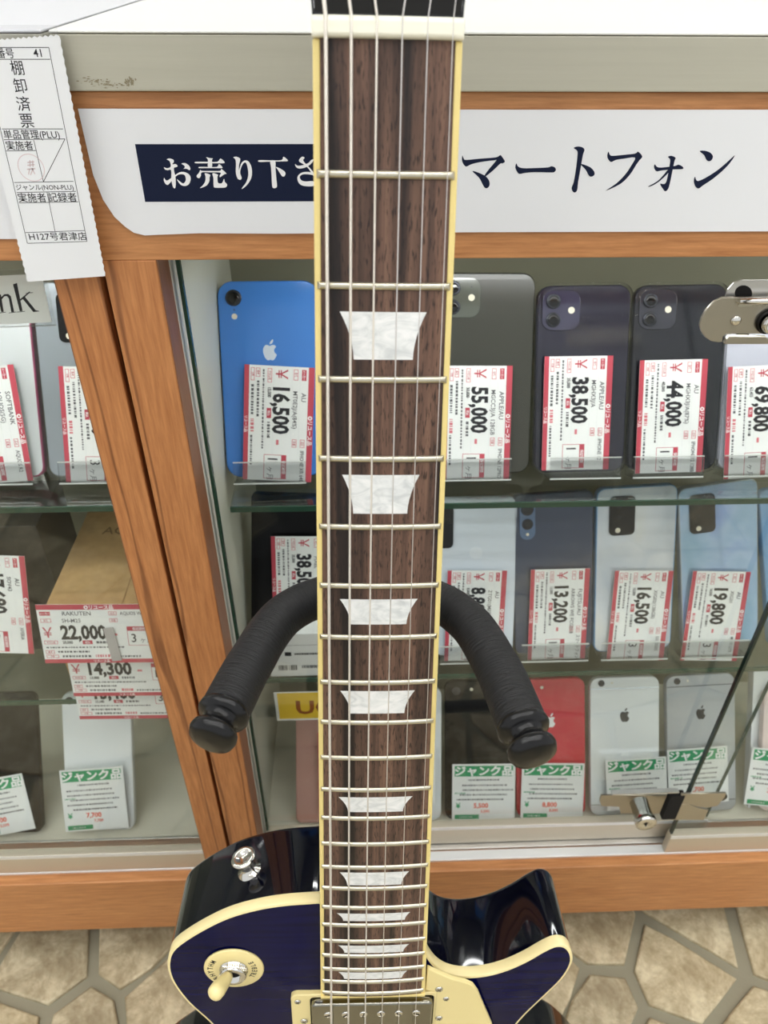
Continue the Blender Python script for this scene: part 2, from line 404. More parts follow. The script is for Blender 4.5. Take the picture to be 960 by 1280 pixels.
# ================================================================== SHOWCASES
D = .415; ZB0, ZB1 = .061, .166; ZR0, ZR1, ZC = .8285, .9095, .9347
YBK = .655
def cabinet(name, label, x0, x1, top, postL, postR, sideL, sideR, doors):
    t = empty(name, ((x0+x1)/2, D, 0), label, 'cabinet'); ox = (x0+x1)/2
    def bx(nm, a, b, m, bev=.0006, **k):
        q = MB(); q.box((a[0]-ox, a[1]-D, a[2]), (b[0]-ox, b[1]-D, b[2]), m, **k); return q.build(nm, t, bev)
    bx('base_board', (x0, D, ZB0), (x1, YBK, ZB1), WOODH, .0012)
    bx('plinth', (x0+.02, D+.06, 0), (x1-.02, YBK, ZB0), DARKM)
    bx('top_rail', (x0, D, ZR0), (x1, D+.022, ZR1), WOODH)
    bx('post', (x0, D, ZB1), (x0+postL, .4415, ZR0), WOODV); bx('post', (x1-postR, D, ZB1), (x1, .4415, ZR0), WOODV)
    # brown inner cheek on each post
    bx('inner_cheek', (x0+postL, D+.0008, ZB1), (x0+postL+.0006, .4405, ZR0), WOODD, 0)
    bx('inner_cheek', (x1-postR-.0006, D+.0008, ZB1), (x1-postR, .4405, ZR0), WOODD, 0)
    bx('side_panel', (x0, .4425, ZB1), (x0+sideL, YBK, ZR0), SIDEP); bx('side_panel', (x1-sideR, .4425, ZB1), (x1, YBK, ZR0), SIDEP)
    bx('back_panel', (x0, YBK, ZB0), (x1, YBK+.012, ZR1), BACKP)
    bx('ceiling_board', (x0, .4375, ZR0+.002), (x1, YBK, ZR0+.016), SIDEP)
    bx('cabinet_floor', (x0+sideL, .4585, ZB1), (x1-sideR, YBK, .176), FLOORP)
    bx('counter_edge', (x0, D-.004, ZR1+.0006), (x1, D+.03, ZC-.0015), EDGE)
    bx('counter_top', (x0, D-.0045, ZC-.0012), (x1, .78, ZC), top)
    bx('counter_carcass', (x0, YBK+.014, 0), (x1, .77, ZC-.0015), SIDEP)
    # sliding track: two bright lips and the grooves between them
    bx('sliding_track', (x0+postL, .426, ZB1), (x1-postR, .4365, ZB1+.0035), ALUW, .0005)
    bx('sliding_track', (x0+postL, .4385, ZB1), (x1-postR, .4455, ZB1+.003), ALU, .0005)
    bx('sliding_track', (x0+postL, .456, ZB1), (x1-postR, .4585, ZB1+.012), ALU, .0005)
    for (a, b, front) in doors:
        y = .431 if front else .4490
        g = bx('glass_door', (a, y-.002, ZB1+.036), (b, y+.002, ZR0+.0015), GLASS, 0)
        k = MB(); k.box((a-ox, y-.0022-D, ZB1+.0372), (a-ox+.0022, y+.0022-D, ZR0+.001), GLEDGED if front and a > 0 else GLEDGE); k.build('glass_edge', g)
        k = MB(); k.box((b-ox-.0006, y-.0021-D, ZB1+.0372), (b-ox, y+.0021-D, ZR0+.001), GLEDGE); k.build('glass_edge', g)
        k = MB(); k.box((a-ox, y-.0045-D, ZB1+.0038), (b-ox, y+.0045-D, ZB1+.0365), RAIL)
        k.build('door_rail', g, .0008)
        k = MB(); k.box((a-ox, y-.005-D, ZB1+.032), (b-ox, y-.0046-D, ZB1+.0372), ALUW); k.build('rail_lip', g)
    return t, ox
XD = .3284
x_side = .0292
cabR, oxR = cabinet('display_cabinet', 'wood-framed glass showcase with blue and dark phones behind the guitar neck', -.137, .765, COUNTER, .029, .03, x_side, .02,
                    [(-.105, .375, False), (XD, .733, True)])
cabL, oxL = cabinet('display_cabinet', 'wood-framed glass showcase left of the narrow black gap, holding the kraft box', -1.04, -.1402, COUNTER2, .03, .0248, .02, .012,
                    [(-.60, -.168, True), (-1.008, -.56, False)])
mb = MB(); mb.box((-.1402+.00005, D+.02, ZB0), (-.137-.00005, .6, ZR1), BLACKGAP); mb.build('gap_shade_1')['kind'] = 'structure'  # black filler painting the shade in the gap between the showcases
for par, ox_, a_, b_ in ((cabR, oxR, -.05, .70), (cabL, oxL, -1.0, -.18)):  # unseen glowing strips, added behind the top rails to brighten the shelves
    q = MB(); q.box((a_-ox_, .480-D, .8180), (b_-ox_, .494-D, .8300), ALU); st_ = q.build('added_light_strip', par)
    q = MB(); q.box((a_-ox_, .4815-D, .8165), (b_-ox_, .4925-D, .8178), LAMPI); q.build('diffuser', st_)
# dirt mark on the counter edge
q = MB(); yy = D-.0041
for k in range(90):
    if k < 60: cx = rnd.gauss(128, 13); cy = 103+rnd.gauss(0, 2.6)+(cx-128)*.10; rx = rnd.uniform(.6, 3.4); rz = rnd.uniform(.3, .9)
    else: cx = rnd.gauss(162, 3); cy = 102+rnd.gauss(0, 3); rx = rnd.uniform(.5, 1.8); rz = rnd.uniform(.5, 1.8)
    c = at_y(cx, cy, yy); e = .00036; a0 = rnd.random(); P = [(c.x-oxR+e*rx*math.cos(2*math.pi*m_/9)*rnd.uniform(.6, 1.1), c.z+e*rz*math.sin(2*math.pi*m_/9)*rnd.uniform(.6, 1.1)) for m_ in range(9)]
    q.flat(P, 0, SMUDGE, M=Matrix(((1, 0, 0, 0), (0, 0, -1, yy-D-.00002-.000001*k), (0, 1, 0, 0), (0, 0, 0, 1))))
q.build('dirt_mark', cabR)
SH1 = H-.357; SH2 = H-.560; SH2L = H-.548; YSH = .479
def shelf(par, ox, x0, x1, y0, z):
    q = MB(); q.box((x0-ox, y0-D, z-.0048), (x1-ox, YBK-.003-D, z), SHELFG); g = q.build('glass_shelf', par)
    q = MB(); q.box((x0-ox, y0-D-.0006, z-.0049), (x1-ox, y0-D+.0008, z+.0001), GLEDGE); q.build('front_edge', g)
XSH = at_y(288, 637, YSH).x
shelf(cabR, oxR, XSH, .742, YSH, SH1); shelf(cabR, oxR, XSH, .742, YSH, SH2)
shelf(cabL, oxL, -1.018, -.154, YSH, SH1+.003); shelf(cabL, oxL, -1.018, -.154, .45, SH2L)
# slotted standard on the back of the left showcase
q = MB(); sx = at_y(64, 640, YBK-.002).x-oxL
q.box((sx-.006, YBK-.0045-D, .18), (sx+.006, YBK-.0002-D, .82), ALU)
st = q.build('shelf_standard', cabL)
q = MB()
for k in range(26): q.box((sx-.0022, YBK-.0051-D, .2+k*.0235), (sx+.0022, YBK-.0046-D, .2135+k*.0235), BLACKGAP)
q.build('slot', st)['kind'] = 'stuff'
# ================================================================== GUITAR
def camv(x, y, z): return RGT*x-UP*y+FWD*z
_k = .0002275
GO = CAMPOS+camv(5*_k, -590.7*_k, 950*_k)
GN = camv(-.016, .8895, .4569).normalized(); GW = camv(1, .0097, .039); GW = (GW-GN*GW.dot(GN)).normalized(); Gn = GN.cross(GW)
GM = frame(GO, GW, -GN, Gn)          # local x = across, y = up the neck, z = off the fingerboard; the nut is the origin
gt = empty('electric_guitar', GM, 'single-cutaway electric guitar with dark navy gloss body and cream binding on a stand', 'guitar')
def wd(px, py, h):
    p = at_plane(px, py, GO+Gn*h*mm, Gn)-GO; return (p.dot(GW)*1000, p.dot(GN)*1000)
def L3(w, d, h): return (w*mm, -d*mm, h*mm)
def fret_d(n): return 628*(1-2**(-n/12))
def halfw(d): return (43+15.3*d/451.8)/2
def fh(w): return -w*w/610.
# fingerboard: rosewood with the curved top, cream strips at both sides
def board(a_of, b_of, d0, d1, ztop, zbot, m, ns=10, nd=24):
    q = MB(); V = []; 
    for j in range(nd+1):
        d = d0+(d1-d0)*j/nd
        for i in range(ns+1):
            w = a_of(d)+(b_of(d)-a_of(d))*i/ns; V.append(L3(w, d, ztop+fh(w)))
        V.append(L3(b_of(d), d, zbot)); V.append(L3(a_of(d), d, zbot))
    n = ns+3; F = []; S = []
    for j in range(nd):
        for i in range(n):
            k = (i+1) % n; F.append((j*n+i, (j+1)*n+i, (j+1)*n+k, j*n+k))
    F.append(tuple(range(n))); F.append(tuple(nd*n+i for i in range(n))[::-1]); q.add(V, F, m, False); return q
BD = 2.2
DE = 455.
board(lambda d: -halfw(d)+BD, lambda d: halfw(d)-BD, 0, DE, 0, -6, ROSE).build('fingerboard', gt)
board(lambda d: -halfw(d), lambda d: -halfw(d)+BD, 0, DE, 0, -6, CREAM, 3).build('fingerboard_binding', gt, .0005)
board(lambda d: halfw(d)-BD, lambda d: halfw(d), 0, DE, 0, -6, CREAM, 3).build('fingerboard_binding', gt, .0005)
q = MB(); q.box(L3(-halfw(DE), DE+2, -6), L3(halfw(DE), DE, -.4), CREAM); q.build('end_binding', gt, .0003)
# neck back
q = MB(); V = []; nd = 30; ns = 14
for j in range(nd+1):
    d = -4+(392)*j/nd; hw = halfw(max(d, 0))-.15
    th = 15+2.5*max(d, 0)/380 + (max(0, d-350)/30)**2*10
    for i in range(ns+1):
        a = math.pi*i/ns; V.append(L3(hw*math.cos(a), d, -6.02-th*math.sin(a)**.75))
n = ns+1; F = [(j*n+i, j*n+(i+1) % n, (j+1)*n+(i+1) % n, (j+1)*n+i) for j in range(nd) for i in range(n)]
F += [tuple(range(n))[::-1], tuple(nd*n+i for i in range(n))]
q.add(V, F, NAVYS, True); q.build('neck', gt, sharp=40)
# nut with string slots (rounded block)
q = MB(); V = []; sec = [(-.1, -3), (-.1, 1.6), (-1.0, 2.5), (-4.6, 2.4), (-5.6, 1.4), (-5.6, -3)]; ns = 12
for i in range(ns+1):
    w = -21.7+43.4*i/ns; e = 1 if 0 < i < ns else .55
    for d, h in sec: V.append(L3(w, d, (h*e if h > 0 else h)+fh(w)))
n = len(sec); F = [(i*n+k, (i+1)*n+k, (i+1)*n+(k+1) % n, i*n+(k+1) % n) for i in range(ns) for k in range(n)] + [tuple(range(n)), tuple(ns*n+k for k in range(n))[::-1]]
q.add(V, F, IVORY, False); q.build('nut', gt, .0006, 3)
# headstock, tilted back
HM = Matrix.Translation(Vector(L3(0, -5.6, -2.2))) @ Matrix.Rotation(math.radians(-13), 4, 'X')
q = MB(); hp = [(-21.5, 0), (-22.5, 8), (-27, 24), (-36, 42), (-40, 60), (-39, 110), (-38, 150), (-40, 172), (-33, 186), (-22, 190), (-10, 186), (0, 178)]
hp = [tuple(v) for v in smooth_path([Vector((a, b)) for a, b in hp], 4)]; hp = hp + [(-a, b) for a, b in hp[::-1]][1:]
q.prism([(a*mm, b*mm) for a, b in hp], -.014, 0, BLACKG, bev=.0008, M=HM); q.build('headstock', gt)
q = MB(); tp = [(-8, 7), (-13, 14), (-14, 22), (-9, 34), (-4, 50), (0, 55)]
tp = [tuple(v) for v in smooth_path([Vector((a, b)) for a, b in tp], 4)]; tp = tp+[(-a, b) for a, b in tp[::-1]][1:]
q.prism([(a*mm, b*mm) for a, b in tp], .0003, .0023, BLACKG, side=IVORY, M=HM); q.build('truss_rod_cover', gt)
sx0 = [-17.9+7.16*i for i in range(6)]
posts = [(-27, 55), (-28, 95), (-28, 135), (28, 135), (28, 95), (27, 55)]
for (a, b) in posts:
    q = MB(); M = HM @ Matrix.Translation(Vector((a*mm, b*mm, 0)))
    q.lathe([(.0055, .0002), (.005, .0022), (.003, .0025), (.003, .012), (.0022, .0132), (0, .0132)], CHROME, M, 20); pg = q.build('tuning_post', gt)
    s_ = 1 if a > 0 else -1
    q = MB(); q.tube([(HM @ Vector((a*mm, b*mm, -.0165))), (HM @ Vector(((a+s_*19)*mm, b*mm, -.0165)))], .0022, CHROME, 10)
    q.lathe([(0, -.002), (.006, -.0035), (.0085, 0), (.006, .0035), (0, .002)], IVORY, HM @ Matrix.Translation(Vector(((a+s_*26)*mm, b*mm, -.0165))) @ Matrix.Rotation(math.pi/2, 4, 'X') @ Matrix.Scale(1.3, 4, (0, 0, 1)), 20)
    q.build('tuning_key', pg)
# frets
for n_ in range(1, 23):
    d = fret_d(n_); hw = halfw(d)-.9; q = MB(); V = []; ns = 14; nk = 6
    for i in range(ns+1):
        w = -hw+2*hw*i/ns
        for k in range(nk+1):
            a = math.pi*k/nk; V.append(L3(w+(0.0 if 0 < i < ns else (0.9 if i == 0 else -.9)*math.sin(a)), d-1.25*math.cos(a), fh(w)-.02+1.15*math.sin(a)))
    m_ = nk+1; F = [(i*m_+k, i*m_+(k+1) % m_, (i+1)*m_+(k+1) % m_, (i+1)*m_+k) for i in range(ns) for k in range(m_)]+[tuple(range(m_))[::-1], tuple(ns*m_+k for k in range(m_))]
    q.add(V, F, NICK, True); q.build('fret', gt, sharp=50)
# trapezoid inlays, cut from pearloid, following the fingerboard's curve
for (yt, yb, xtl, xtr, xbl, xbr) in [(390, 449.7, 424.5, 533.5, 442, 516), (593.8, 642.2, 427.6, 524.6, 441.4, 509), (749.2, 780.6, 424.5, 522.2, 438, 508),
        (863.8, 891.9, 425.2, 518.7, 438, 505.4), (996.6, 1015, 423, 516, 435, 503.5), (1090.6, 1106.5, 424.6, 511.5, 434, 501.6), (1141.9, 1151.2, 421, 512.8, 429, 506),
        (1182, 1191, 422.5, 511.5, 430.5, 504), (1215.4, 1223.7, 423, 509, 430, 502.5)]:
    tl, tr, bl, br = wd(xtl, yt, 0), wd(xtr, yt, 0), wd(xbl, yb, 0), wd(xbr, yb, 0)
    d0 = (tl[1]+tr[1])/2; d1 = (bl[1]+br[1])/2; q = MB(); V = []; nr = 6; nc = 8
    for j in range(nr+1):
        t = j/nr; s = 1-(1-t)**1.9; a = tl[0]+(bl[0]-tl[0])*s; b = tr[0]+(br[0]-tr[0])*s
        for i in range(nc+1):
            w_ = a+(b-a)*i/nc; V.append(L3(w_, d0+(d1-d0)*t, .06+fh(w_)))
    n = nc+1; F = [(j*n+i, (j+1)*n+i, (j+1)*n+i+1, j*n+i+1) for j in range(nr) for i in range(nc)]
    q.add(V, F, PEARL, True); q.build('inlay', gt)
# body: outline in millimetres (across, down from the nut) on the plane 9 mm under the fingerboard
Lp = [(-28.9, 386), (-47.3, 387.6), (-62.1, 390.9), (-77.3, 397), (-90.7, 405.9), (-102.3, 415.7), (-109.7, 424.1), (-113, 432.8), (-114, 443.5), (-112.1, 456.1), (-106, 473.1),
      (-96, 491.6), (-90, 506), (-88.5, 520), (-93, 536), (-104, 550), (-121, 565), (-139, 585), (-154, 615), (-162, 650), (-165, 690), (-161, 730), (-146, 768), (-118, 796), (-80, 811), (-40, 817), (0, 818)]
Rp = [(0, 818), (40, 817), (80, 811), (118, 796), (146, 768), (161, 730), (165, 690), (162, 650), (156, 620), (144, 592), (125, 565.5), (106, 552), (93, 540), (85, 524), (85, 509), (91, 493), (100.4, 475.1), (109.3, 457.7), (112.8, 443.7),
      (111.6, 434.2), (107.5, 427.8), (101.7, 426.5), (95.0, 431.0), (86, 439.8), (75.5, 447.5), (64.4, 452.2), (53, 453.4), (43.7, 450.8), (36.6, 444.6), (31.2, 434.5), (28.4, 425), (27.6, 415)]
out = smooth_path([Vector(p) for p in Lp], 4)[:-1]+smooth_path([Vector(p) for p in Rp], 4)
out += [Vector((20, 404)), Vector((0, 400)), Vector((-20, 392)), Vector((-27, 387))]
OUT = [(p.x, p.y) for p in out]      # d grows downwards, so the local y is -d
HB, HT = -59., -9.
def ring(dd, h, pts=None):
    base = [(x*mm, -y*mm) for x, y in OUT]
    A = sum(base[i-1][0]*base[i][1]-base[i][0]*base[i-1][1] for i in range(len(base)))
    if A < 0: base = base[::-1]
    r = inset(base, dd*mm) if dd else base
    return [(x, y, h*mm) for x, y in r]
def loft(q, rings, m, smooth=True):
    n = len(rings[0]); V = [p for r in rings for p in r]
    F = [(k*n+i, k*n+(i+1) % n, (k+1)*n+(i+1) % n, (k+1)*n+i) for k in range(len(rings)-1) for i in range(n)]
    q.add(V, F, m, smooth)
# sides and back
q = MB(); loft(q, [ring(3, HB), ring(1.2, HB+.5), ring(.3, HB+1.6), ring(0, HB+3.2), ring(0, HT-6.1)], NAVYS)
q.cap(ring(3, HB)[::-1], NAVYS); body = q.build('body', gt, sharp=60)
# binding
q = MB(); loft(q, [ring(0, HT-6.1), ring(-.05, HT-6), ring(-.05, HT-.7), ring(.4, HT-.15), ring(1.6, HT)], CREAMB); q.build('body_binding', gt, sharp=60)
# top, gently carved: a triangulated sheet whose height grows with the distance from the rim
q = MB(); rim = [Vector((x, y)) for x, y, z in ring(1.6, HT)]; nr_ = len(rim)
def seg_d(P, a, b):
    ab = b-a; t = max(0, min(1, (P-a).dot(ab)/max(ab.length_squared, 1e-12))); return (P-a-ab*t).length
def inside(P):
    c = False
    for i in range(nr_):
        a, b = rim[i-1], rim[i]
        if (a.y > P.y) != (b.y > P.y) and P.x < (b.x-a.x)*(P.y-a.y)/(b.y-a.y)+a.x: c = not c
    return c
pts = list(rim)
gx = -.17
while gx < .17:
    gy = -.83
    while gy < -.38:
        P = Vector((gx+rnd.uniform(-.001, .001), gy+rnd.uniform(-.001, .001)))
        if inside(P) and min(seg_d(P, rim[i-1], rim[i]) for i in range(0, nr_)) > .004: pts.append(P)
        gy += .009
    gx += .009
vo, eo, fo, *_x = delaunay_2d_cdt(pts, [(i, (i+1) % nr_) for i in range(nr_)], [], 1, 1e-6)
V = []
for P in vo:
    dd = min(seg_d(P, rim[i-1], rim[i]) for i in range(nr_)); t = min(1, dd/.075)
    V.append((P.x, P.y, (HT+2.7*(t*t*(3-2*t)))*mm))
q.add(V, [tuple(f) for f in fo], NAVY, True); q.build('carved_top', gt)
# pickguard
pg_ = [(30.2, 436.5), (34.9, 440), (44.2, 446.6), (52.1, 449.8), (56.5, 453.2), (59.8, 459.7), (64.9, 475.3), (70.5, 492), (76, 515), (77, 540), (70, 575), (60, 610), (40, 622), (36, 600), (36, 520), (36, 458), (29.6, 456)]
q = MB(); q.prism([(a*mm, -b*mm) for a, b in pg_], -.0058, -.0034, CREAMP, bev=.0005); pk = q.build('pickguard', gt)
def screw(w_, d_, h_, r, par, nm='screw'):
    q = MB(); M = Matrix.Translation(Vector(L3(w_, d_, h_)))
    q.lathe([(r*mm, 0), (r*.85*mm, .5*mm), (r*.3*mm, .8*mm), (0, .8*mm)], CHROME, M, 14)
    q.box((-r*.6*mm, -.12*mm, .7*mm), (r*.6*mm, .12*mm, .9*mm), DARKM, M=M@Matrix.Rotation(.6, 4, 'Z')); q.box((-.12*mm, -r*.6*mm, .7*mm), (.12*mm, r*.6*mm, .9*mm), DARKM, M=M@Matrix.Rotation(.6, 4, 'Z'))
    return q.build(nm, par)
screw(37.3, 455.2, -3.4, 2.4, pk)
def pickup(d0, nm, pole_side, hcov):
    r = MB(); Wd, Hd = 92, 44
    o_ = rrect(Wd*mm, Hd*mm, .004, 5); i_ = rrect(70.5*mm, 39.5*mm, .0025, 5); k = len(o_)
    M = Matrix.Translation(Vector(L3(-.3, d0+Hd/2, -3.6)))
    V = [(x, y, -.0045) for x, y in o_]+[(x, y, -.0005) for x, y in o_]+[(x*.992, y*.985, 0) for x, y in o_]+[(x, y, 0) for x, y in i_]+[(x, y, -.0045) for x, y in i_]
    F = [(a*k+i, a*k+(i+1) % k, (a+1)*k+(i+1) % k, (a+1)*k+i) for a in range(4) for i in range(k)]
    r.add(V, F, CREAMP, False, M); rg = r.build(nm+'_ring', gt)
    for sx_ in (-42.5, 41.8):
        for sy_ in (6, Hd-6): screw(sx_, d0+sy_, -3.6, 2.0, rg)
    for sx_ in (-39.4, 38.6): screw(sx_, d0+Hd/2+2.5, -3.4, 2.3, rg)
    c = MB(); c.prism(rrect(68.5*mm, 37.5*mm, .003, 5), -.006, hcov*mm, PUC, bev=.0012, M=Matrix.Translation(Vector(L3(-.3, d0+Hd/2, 0)))); cv = c.build(nm+'_cover', gt)
    for i in range(6):
        p = MB(); M = Matrix.Translation(Vector(L3(-.3-25+10*i, d0+(12.3 if pole_side else Hd-12.3), hcov)))
        p.lathe([(.0024, -.0002), (.0024, .0003), (.002, .0006), (0, .0006)], CHROME, M, 18)
        p.box((-.0019, -.0003, .0005), (.0019, .0003, .0008), DARKM, M=M@Matrix.Rotation(.3+i*.5, 4, 'Z')); p.build('pole_screw', cv)
pickup(458.6, 'neck_pickup', True, .3); pickup(568, 'bridge_pickup', False, 1.5)
# selector switch
q = MB(); TW, TD = -76.9, 438.6
M = Matrix.Translation(Vector(L3(TW, TD, -7.9)))
q.lathe([(.0165, 0), (.0165, .0009), (.0158, .0014), (.004, .0014)], CREAMP, M, 48)
sw = q.build('switch_washer', gt)
q = MB()
def around(txt, R_, a0, a1, flip):
    n = len(txt)
    for i, ch in enumerate(txt):
        a = math.radians(a0+(a1-a0)*i/(n-1)); Mx = M @ Matrix.Rotation(a, 4, 'Z') @ Matrix.Translation(Vector((R_, 0, .0015))) @ Matrix.Rotation(math.pi/2 if flip else -math.pi/2, 4, 'Z')
        q.text(ch, 0, 0, .0030, INK, sx=.8, align='C', bold=.02, M=Mx)
around('RHYTHM', .0115, 214, 146, False); around('TREBLE', .0128, -31, 31, True); q.build('lettering', sw)
q = MB(); prof = [(.0079, .0014), (.0079, .002), (.0072, .0022), (.0070, .0052), (.0066, .0058), (.0044, .0058), (.0042, .003)]
q.lathe(prof, CHROME, M, 40); q.lathe([(.0043, .0032), (0, .0032)], DARKM, M, 24)
for i in range(36):
    a = 2*math.pi*i/36; q.box((-.0003, -.0002, .0024), (.0004, .0002, .005), CHROME, M=M@Matrix.Rotation(a, 4, 'Z')@Matrix.Translation(Vector((.0071, 0, 0))))
q.build('switch_nut', sw)
b0 = Vector(L3(TW-.3, TD-1, -5.5)); e_ = wd(267.5, 1243, 13); b1 = Vector(L3(e_[0], e_[1], 13)); dv = (b1-b0)
pts = [b0+dv*t for t in (.05, .2, .23, .32, .55, .8, .95, 1.01, 1.05)]; rr_ = [.0014, .0014, .0026, .0031, .0038, .0044, .0042, .003, .0008]
q = MB(); q.tube(pts[:3], rr_[:2]+[.0014], CHROME, 14); q.tube(pts[2:], rr_[2:], CREAMP, 20); q.build('switch_tip', sw)
# strap button on the upper shoulder
sp = Vector((-68.5, 393.3)); nn = Vector((-.30, -.954))     # outward across/along the outline (d axis)
ax = Vector((nn.x, -nn.y, 0)).normalized(); zz = Vector((0, 0, 1)); M = frame(Vector(L3(sp.x, sp.y, -34.5))-ax*.0006, zz, ax.cross(zz)*-1 if False else zz.cross(ax)*-1, ax)
M = frame(Vector(L3(sp.x, sp.y, -34.5))-ax*.0006, zz, ax.cross(zz), ax)
q = MB(); q.lathe([(.0072, 0), (.0072, .0008), (.0045, .0022), (.0036, .005), (.0038, .009), (.0062, .0115), (.0070, .0132), (.0068, .0145), (.0058, .015), (.0036, .0146), (.0032, .0138), (0, .0138)], CHROME, M@Matrix.Scale(.8, 4, (0, 0, 1)), 36); q.build('strap_button', gt)
# bridge, tailpiece, controls (below the frame)
q = MB(); q.prism(rrect(.092, .012, .005, 5), -.002, .008, CHROME, bev=.001, M=Matrix.Translation(Vector(L3(0, 629, 0)))); br_ = q.build('bridge', gt)
for sx_ in (-37, 37):
    q = MB(); q.lathe([(.0035, -.008), (.0035, -.0035), (.007, -.003), (.007, -.002), (.0035, -.002)], CHROME, Matrix.Translation(Vector(L3(sx_, 629, 0))), 20); q.build('bridge_post', br_)
q = MB(); q.prism(rrect(.10, .014, .006, 5), -.004, .006, CHROME, bev=.002, M=Matrix.Translation(Vector(L3(0, 672, 0)))); tp_ = q.build('tailpiece', gt)
for sx_ in (-41, 41):
    q = MB(); q.lathe([(.005, -.008), (.005, -.003), (.007, -.0025), (.007, .0065), (0, .0075)], CHROME, Matrix.Translation(Vector(L3(sx_*1.25, 672, 0))), 20); q.build('tailpiece_stud', tp_)
for (a, b) in ((88, 655), (120, 690), (95, 712), (122, 740)):
    q = MB(); q.lathe([(.0125, -.0086), (.0122, -.004), (.0095, .004), (.0085, .006), (0, .0062)], CREAMP, Matrix.Translation(Vector(L3(a, b, 0))), 28); q.build('control_knob', gt)
# strings
dia = [1.17, .92, .70, .46, .36, .28]
for i in range(6):
    wa, wb = sx0[i]+.35, -25.3+10.1*i+(.35 if i else .2)
    h0, h1 = fh(wa)+2.0, 8.0+dia[i]/2
    hp_ = HM @ Vector((posts[i][0]*mm-(.003 if posts[i][0] < 0 else -.003)*-1, posts[i][1]*mm, .006))
    pts = [tuple(hp_), L3(wa, -5.4, h0+.3), L3(wa, -2, h0+.35)]+[L3(wa+(wb-wa)*t, 629*t, h0+.3+(h1-h0-.3)*t) for t in (.01, .1, .3, .6, .9, 1)]+[L3(wb, 633, 8), L3(wb, 672, 2)]
    q = MB(); q.tube(pts, dia[i]/2*mm, STRW if i < 3 else STRP, 8); q.build('string', gt)

# ================================================================== GUITAR STAND
def sp_at(px, py, dep):    # point seen at px,py at this distance along the view axis
    d = ray(px, py); return CAMPOS+d*(dep/d.dot(FWD))
cr = GM @ Vector(L3(0, 192, -37)); zc = cr.z
base = Vector((cr.x+.003, cr.y+.06, 0))
stn = empty('guitar_stand', base, 'black tubular guitar stand with padded yoke holding the guitar neck', 'stand'); bp = base
bi = Matrix.Translation(-base)
def pth(*p): return [bi @ Vector(a) for a in p]
zy = H-.2395
def onz(px, py): p = at_z(px, py, zy); return p
armL = [onz(478, 733), onz(430, 737), onz(396, 748), onz(375, 756.5), onz(352, 772), onz(332, 797), onz(317, 822), onz(303, 846), onz(281, 889)]
armR = [onz(478, 733), onz(515, 739), onz(551.5, 754), onz(570, 765), onz(589, 782), onz(604, 803), onz(617, 826), onz(630.5, 852), onz(653, 907)]
for nm, A in (('l', armL), ('r', armR)):
    P = [bi @ p for p in smooth_path(A, 8)]
    q = MB(); n = len(P); q.tube(P, [.0090+.0008*k/n for k in range(n)], FOAM, 28, uv=True); arm = q.build('padded_arm', stn)
    ax = (P[-1]-P[-2]).normalized(); s_ = ax.orthogonal().normalized(); M = frame(P[-1]-ax*.001, s_, ax.cross(s_), ax)
    q = MB(); q.lathe([(.0094, 0), (.0101, .0008), (.0103, .0024), (.0096, .0038), (.0078, .0046), (.0064, .0056), (.0062, .0082), (.0074, .0094), (.0092, .0104), (.0095, .0120), (.0088, .0140), (.006, .0153), (0, .0158)], RUBBER, M, 40)
    q.build('end_cap', arm)
q = MB(); c_ = onz(478, 733); q.tube(pth(c_, (c_.x, c_.y+.035, c_.z-.004), (c_.x, c_.y+.05, c_.z-.03)), .008, STEELB, 16)
q.tube(pth((c_.x, c_.y+.05, c_.z-.02), (base.x, base.y, .22)), .0095, STEELB, 18); q.build('upper_post', stn)
q = MB(); q.tube(pth((base.x, base.y, .30), (base.x, base.y, .20)), .0125, STEELB, 18); q.lathe([(.016, 0), (.019, .006), (.019, .024), (.016, .03)], RUBBER, Matrix.Translation(Vector((0, 0, .275))), 24); q.build('collar', stn)
for a, ln in ((90, .10), (218, .30), (322, .30)):
    dx, dy = math.cos(math.radians(a)), math.sin(math.radians(a))
    q = MB(); q.tube([Vector((0, 0, .215)), Vector((dx*.03, dy*.03, .20)), Vector((dx*ln*.9, dy*ln*.9, .02)), Vector((dx*ln, dy*ln, .011))], .009, STEELB, 14); lg = q.build('leg', stn)
    q = MB(); q.tube([Vector((dx*ln*.93, dy*ln*.93, .0135)), Vector((dx*(ln+.02), dy*(ln+.02), .0115))], .0115, RUBBER, 14); q.build('rubber_foot', lg)
# lower cradle that carries the body's end
bb = GM @ Vector(L3(0, 818, -34))
for s_ in (-1, 1):
    e1 = GM @ Vector(L3(s_*70, 823, -62)); e2 = GM @ Vector(L3(s_*70, 823, 4)); e3 = GM @ Vector(L3(s_*70, 806, 10))
    off = Vector((0, 0, -.006))
    q = MB(); q.tube(pth((base.x, base.y, .205), e1+Vector((0, .02, 0))+off, e1+off, e2+off, e3+Vector((0, -.006, 0))), .007, FOAM, 14); q.build('body_rest', stn)
# ================================================================== SIGNS AND SLIPS
YB = D-.0012                                             # the banner lies on the top rail
def sheet_pts(pts, Y): return [(p.x, p.z) for p in (at_y(a, b, Y) for a, b in pts)]
VM = lambda Y: Matrix(((1, 0, 0, 0), (0, 0, -1, Y), (0, 1, 0, 0), (0, 0, 0, 1)))   # (x, z, out) -> world, facing the viewer
def sheet_obj(name, poly, Y, label, cat, m=PAPER, th=.0003, group=None):
    cx = sum(p[0] for p in poly)/len(poly); cz = min(p[1] for p in poly)
    q = MB(); q.prism([(x-cx, z-cz) for x, z in poly], 0, th, m); M = Matrix.Translation((cx, 0, cz)) @ VM(Y)
    q.v = [tuple(VM(0) @ Vector(v)) for v in q.v]
    o = q.build(name); o.location = (cx, Y, cz); tag(o, label, cat, group); return o, (lambda px, py, Y_=Y: (at_y(px, py, Y_).x-cx, at_y(px, py, Y_).z-cz)), VM(0)
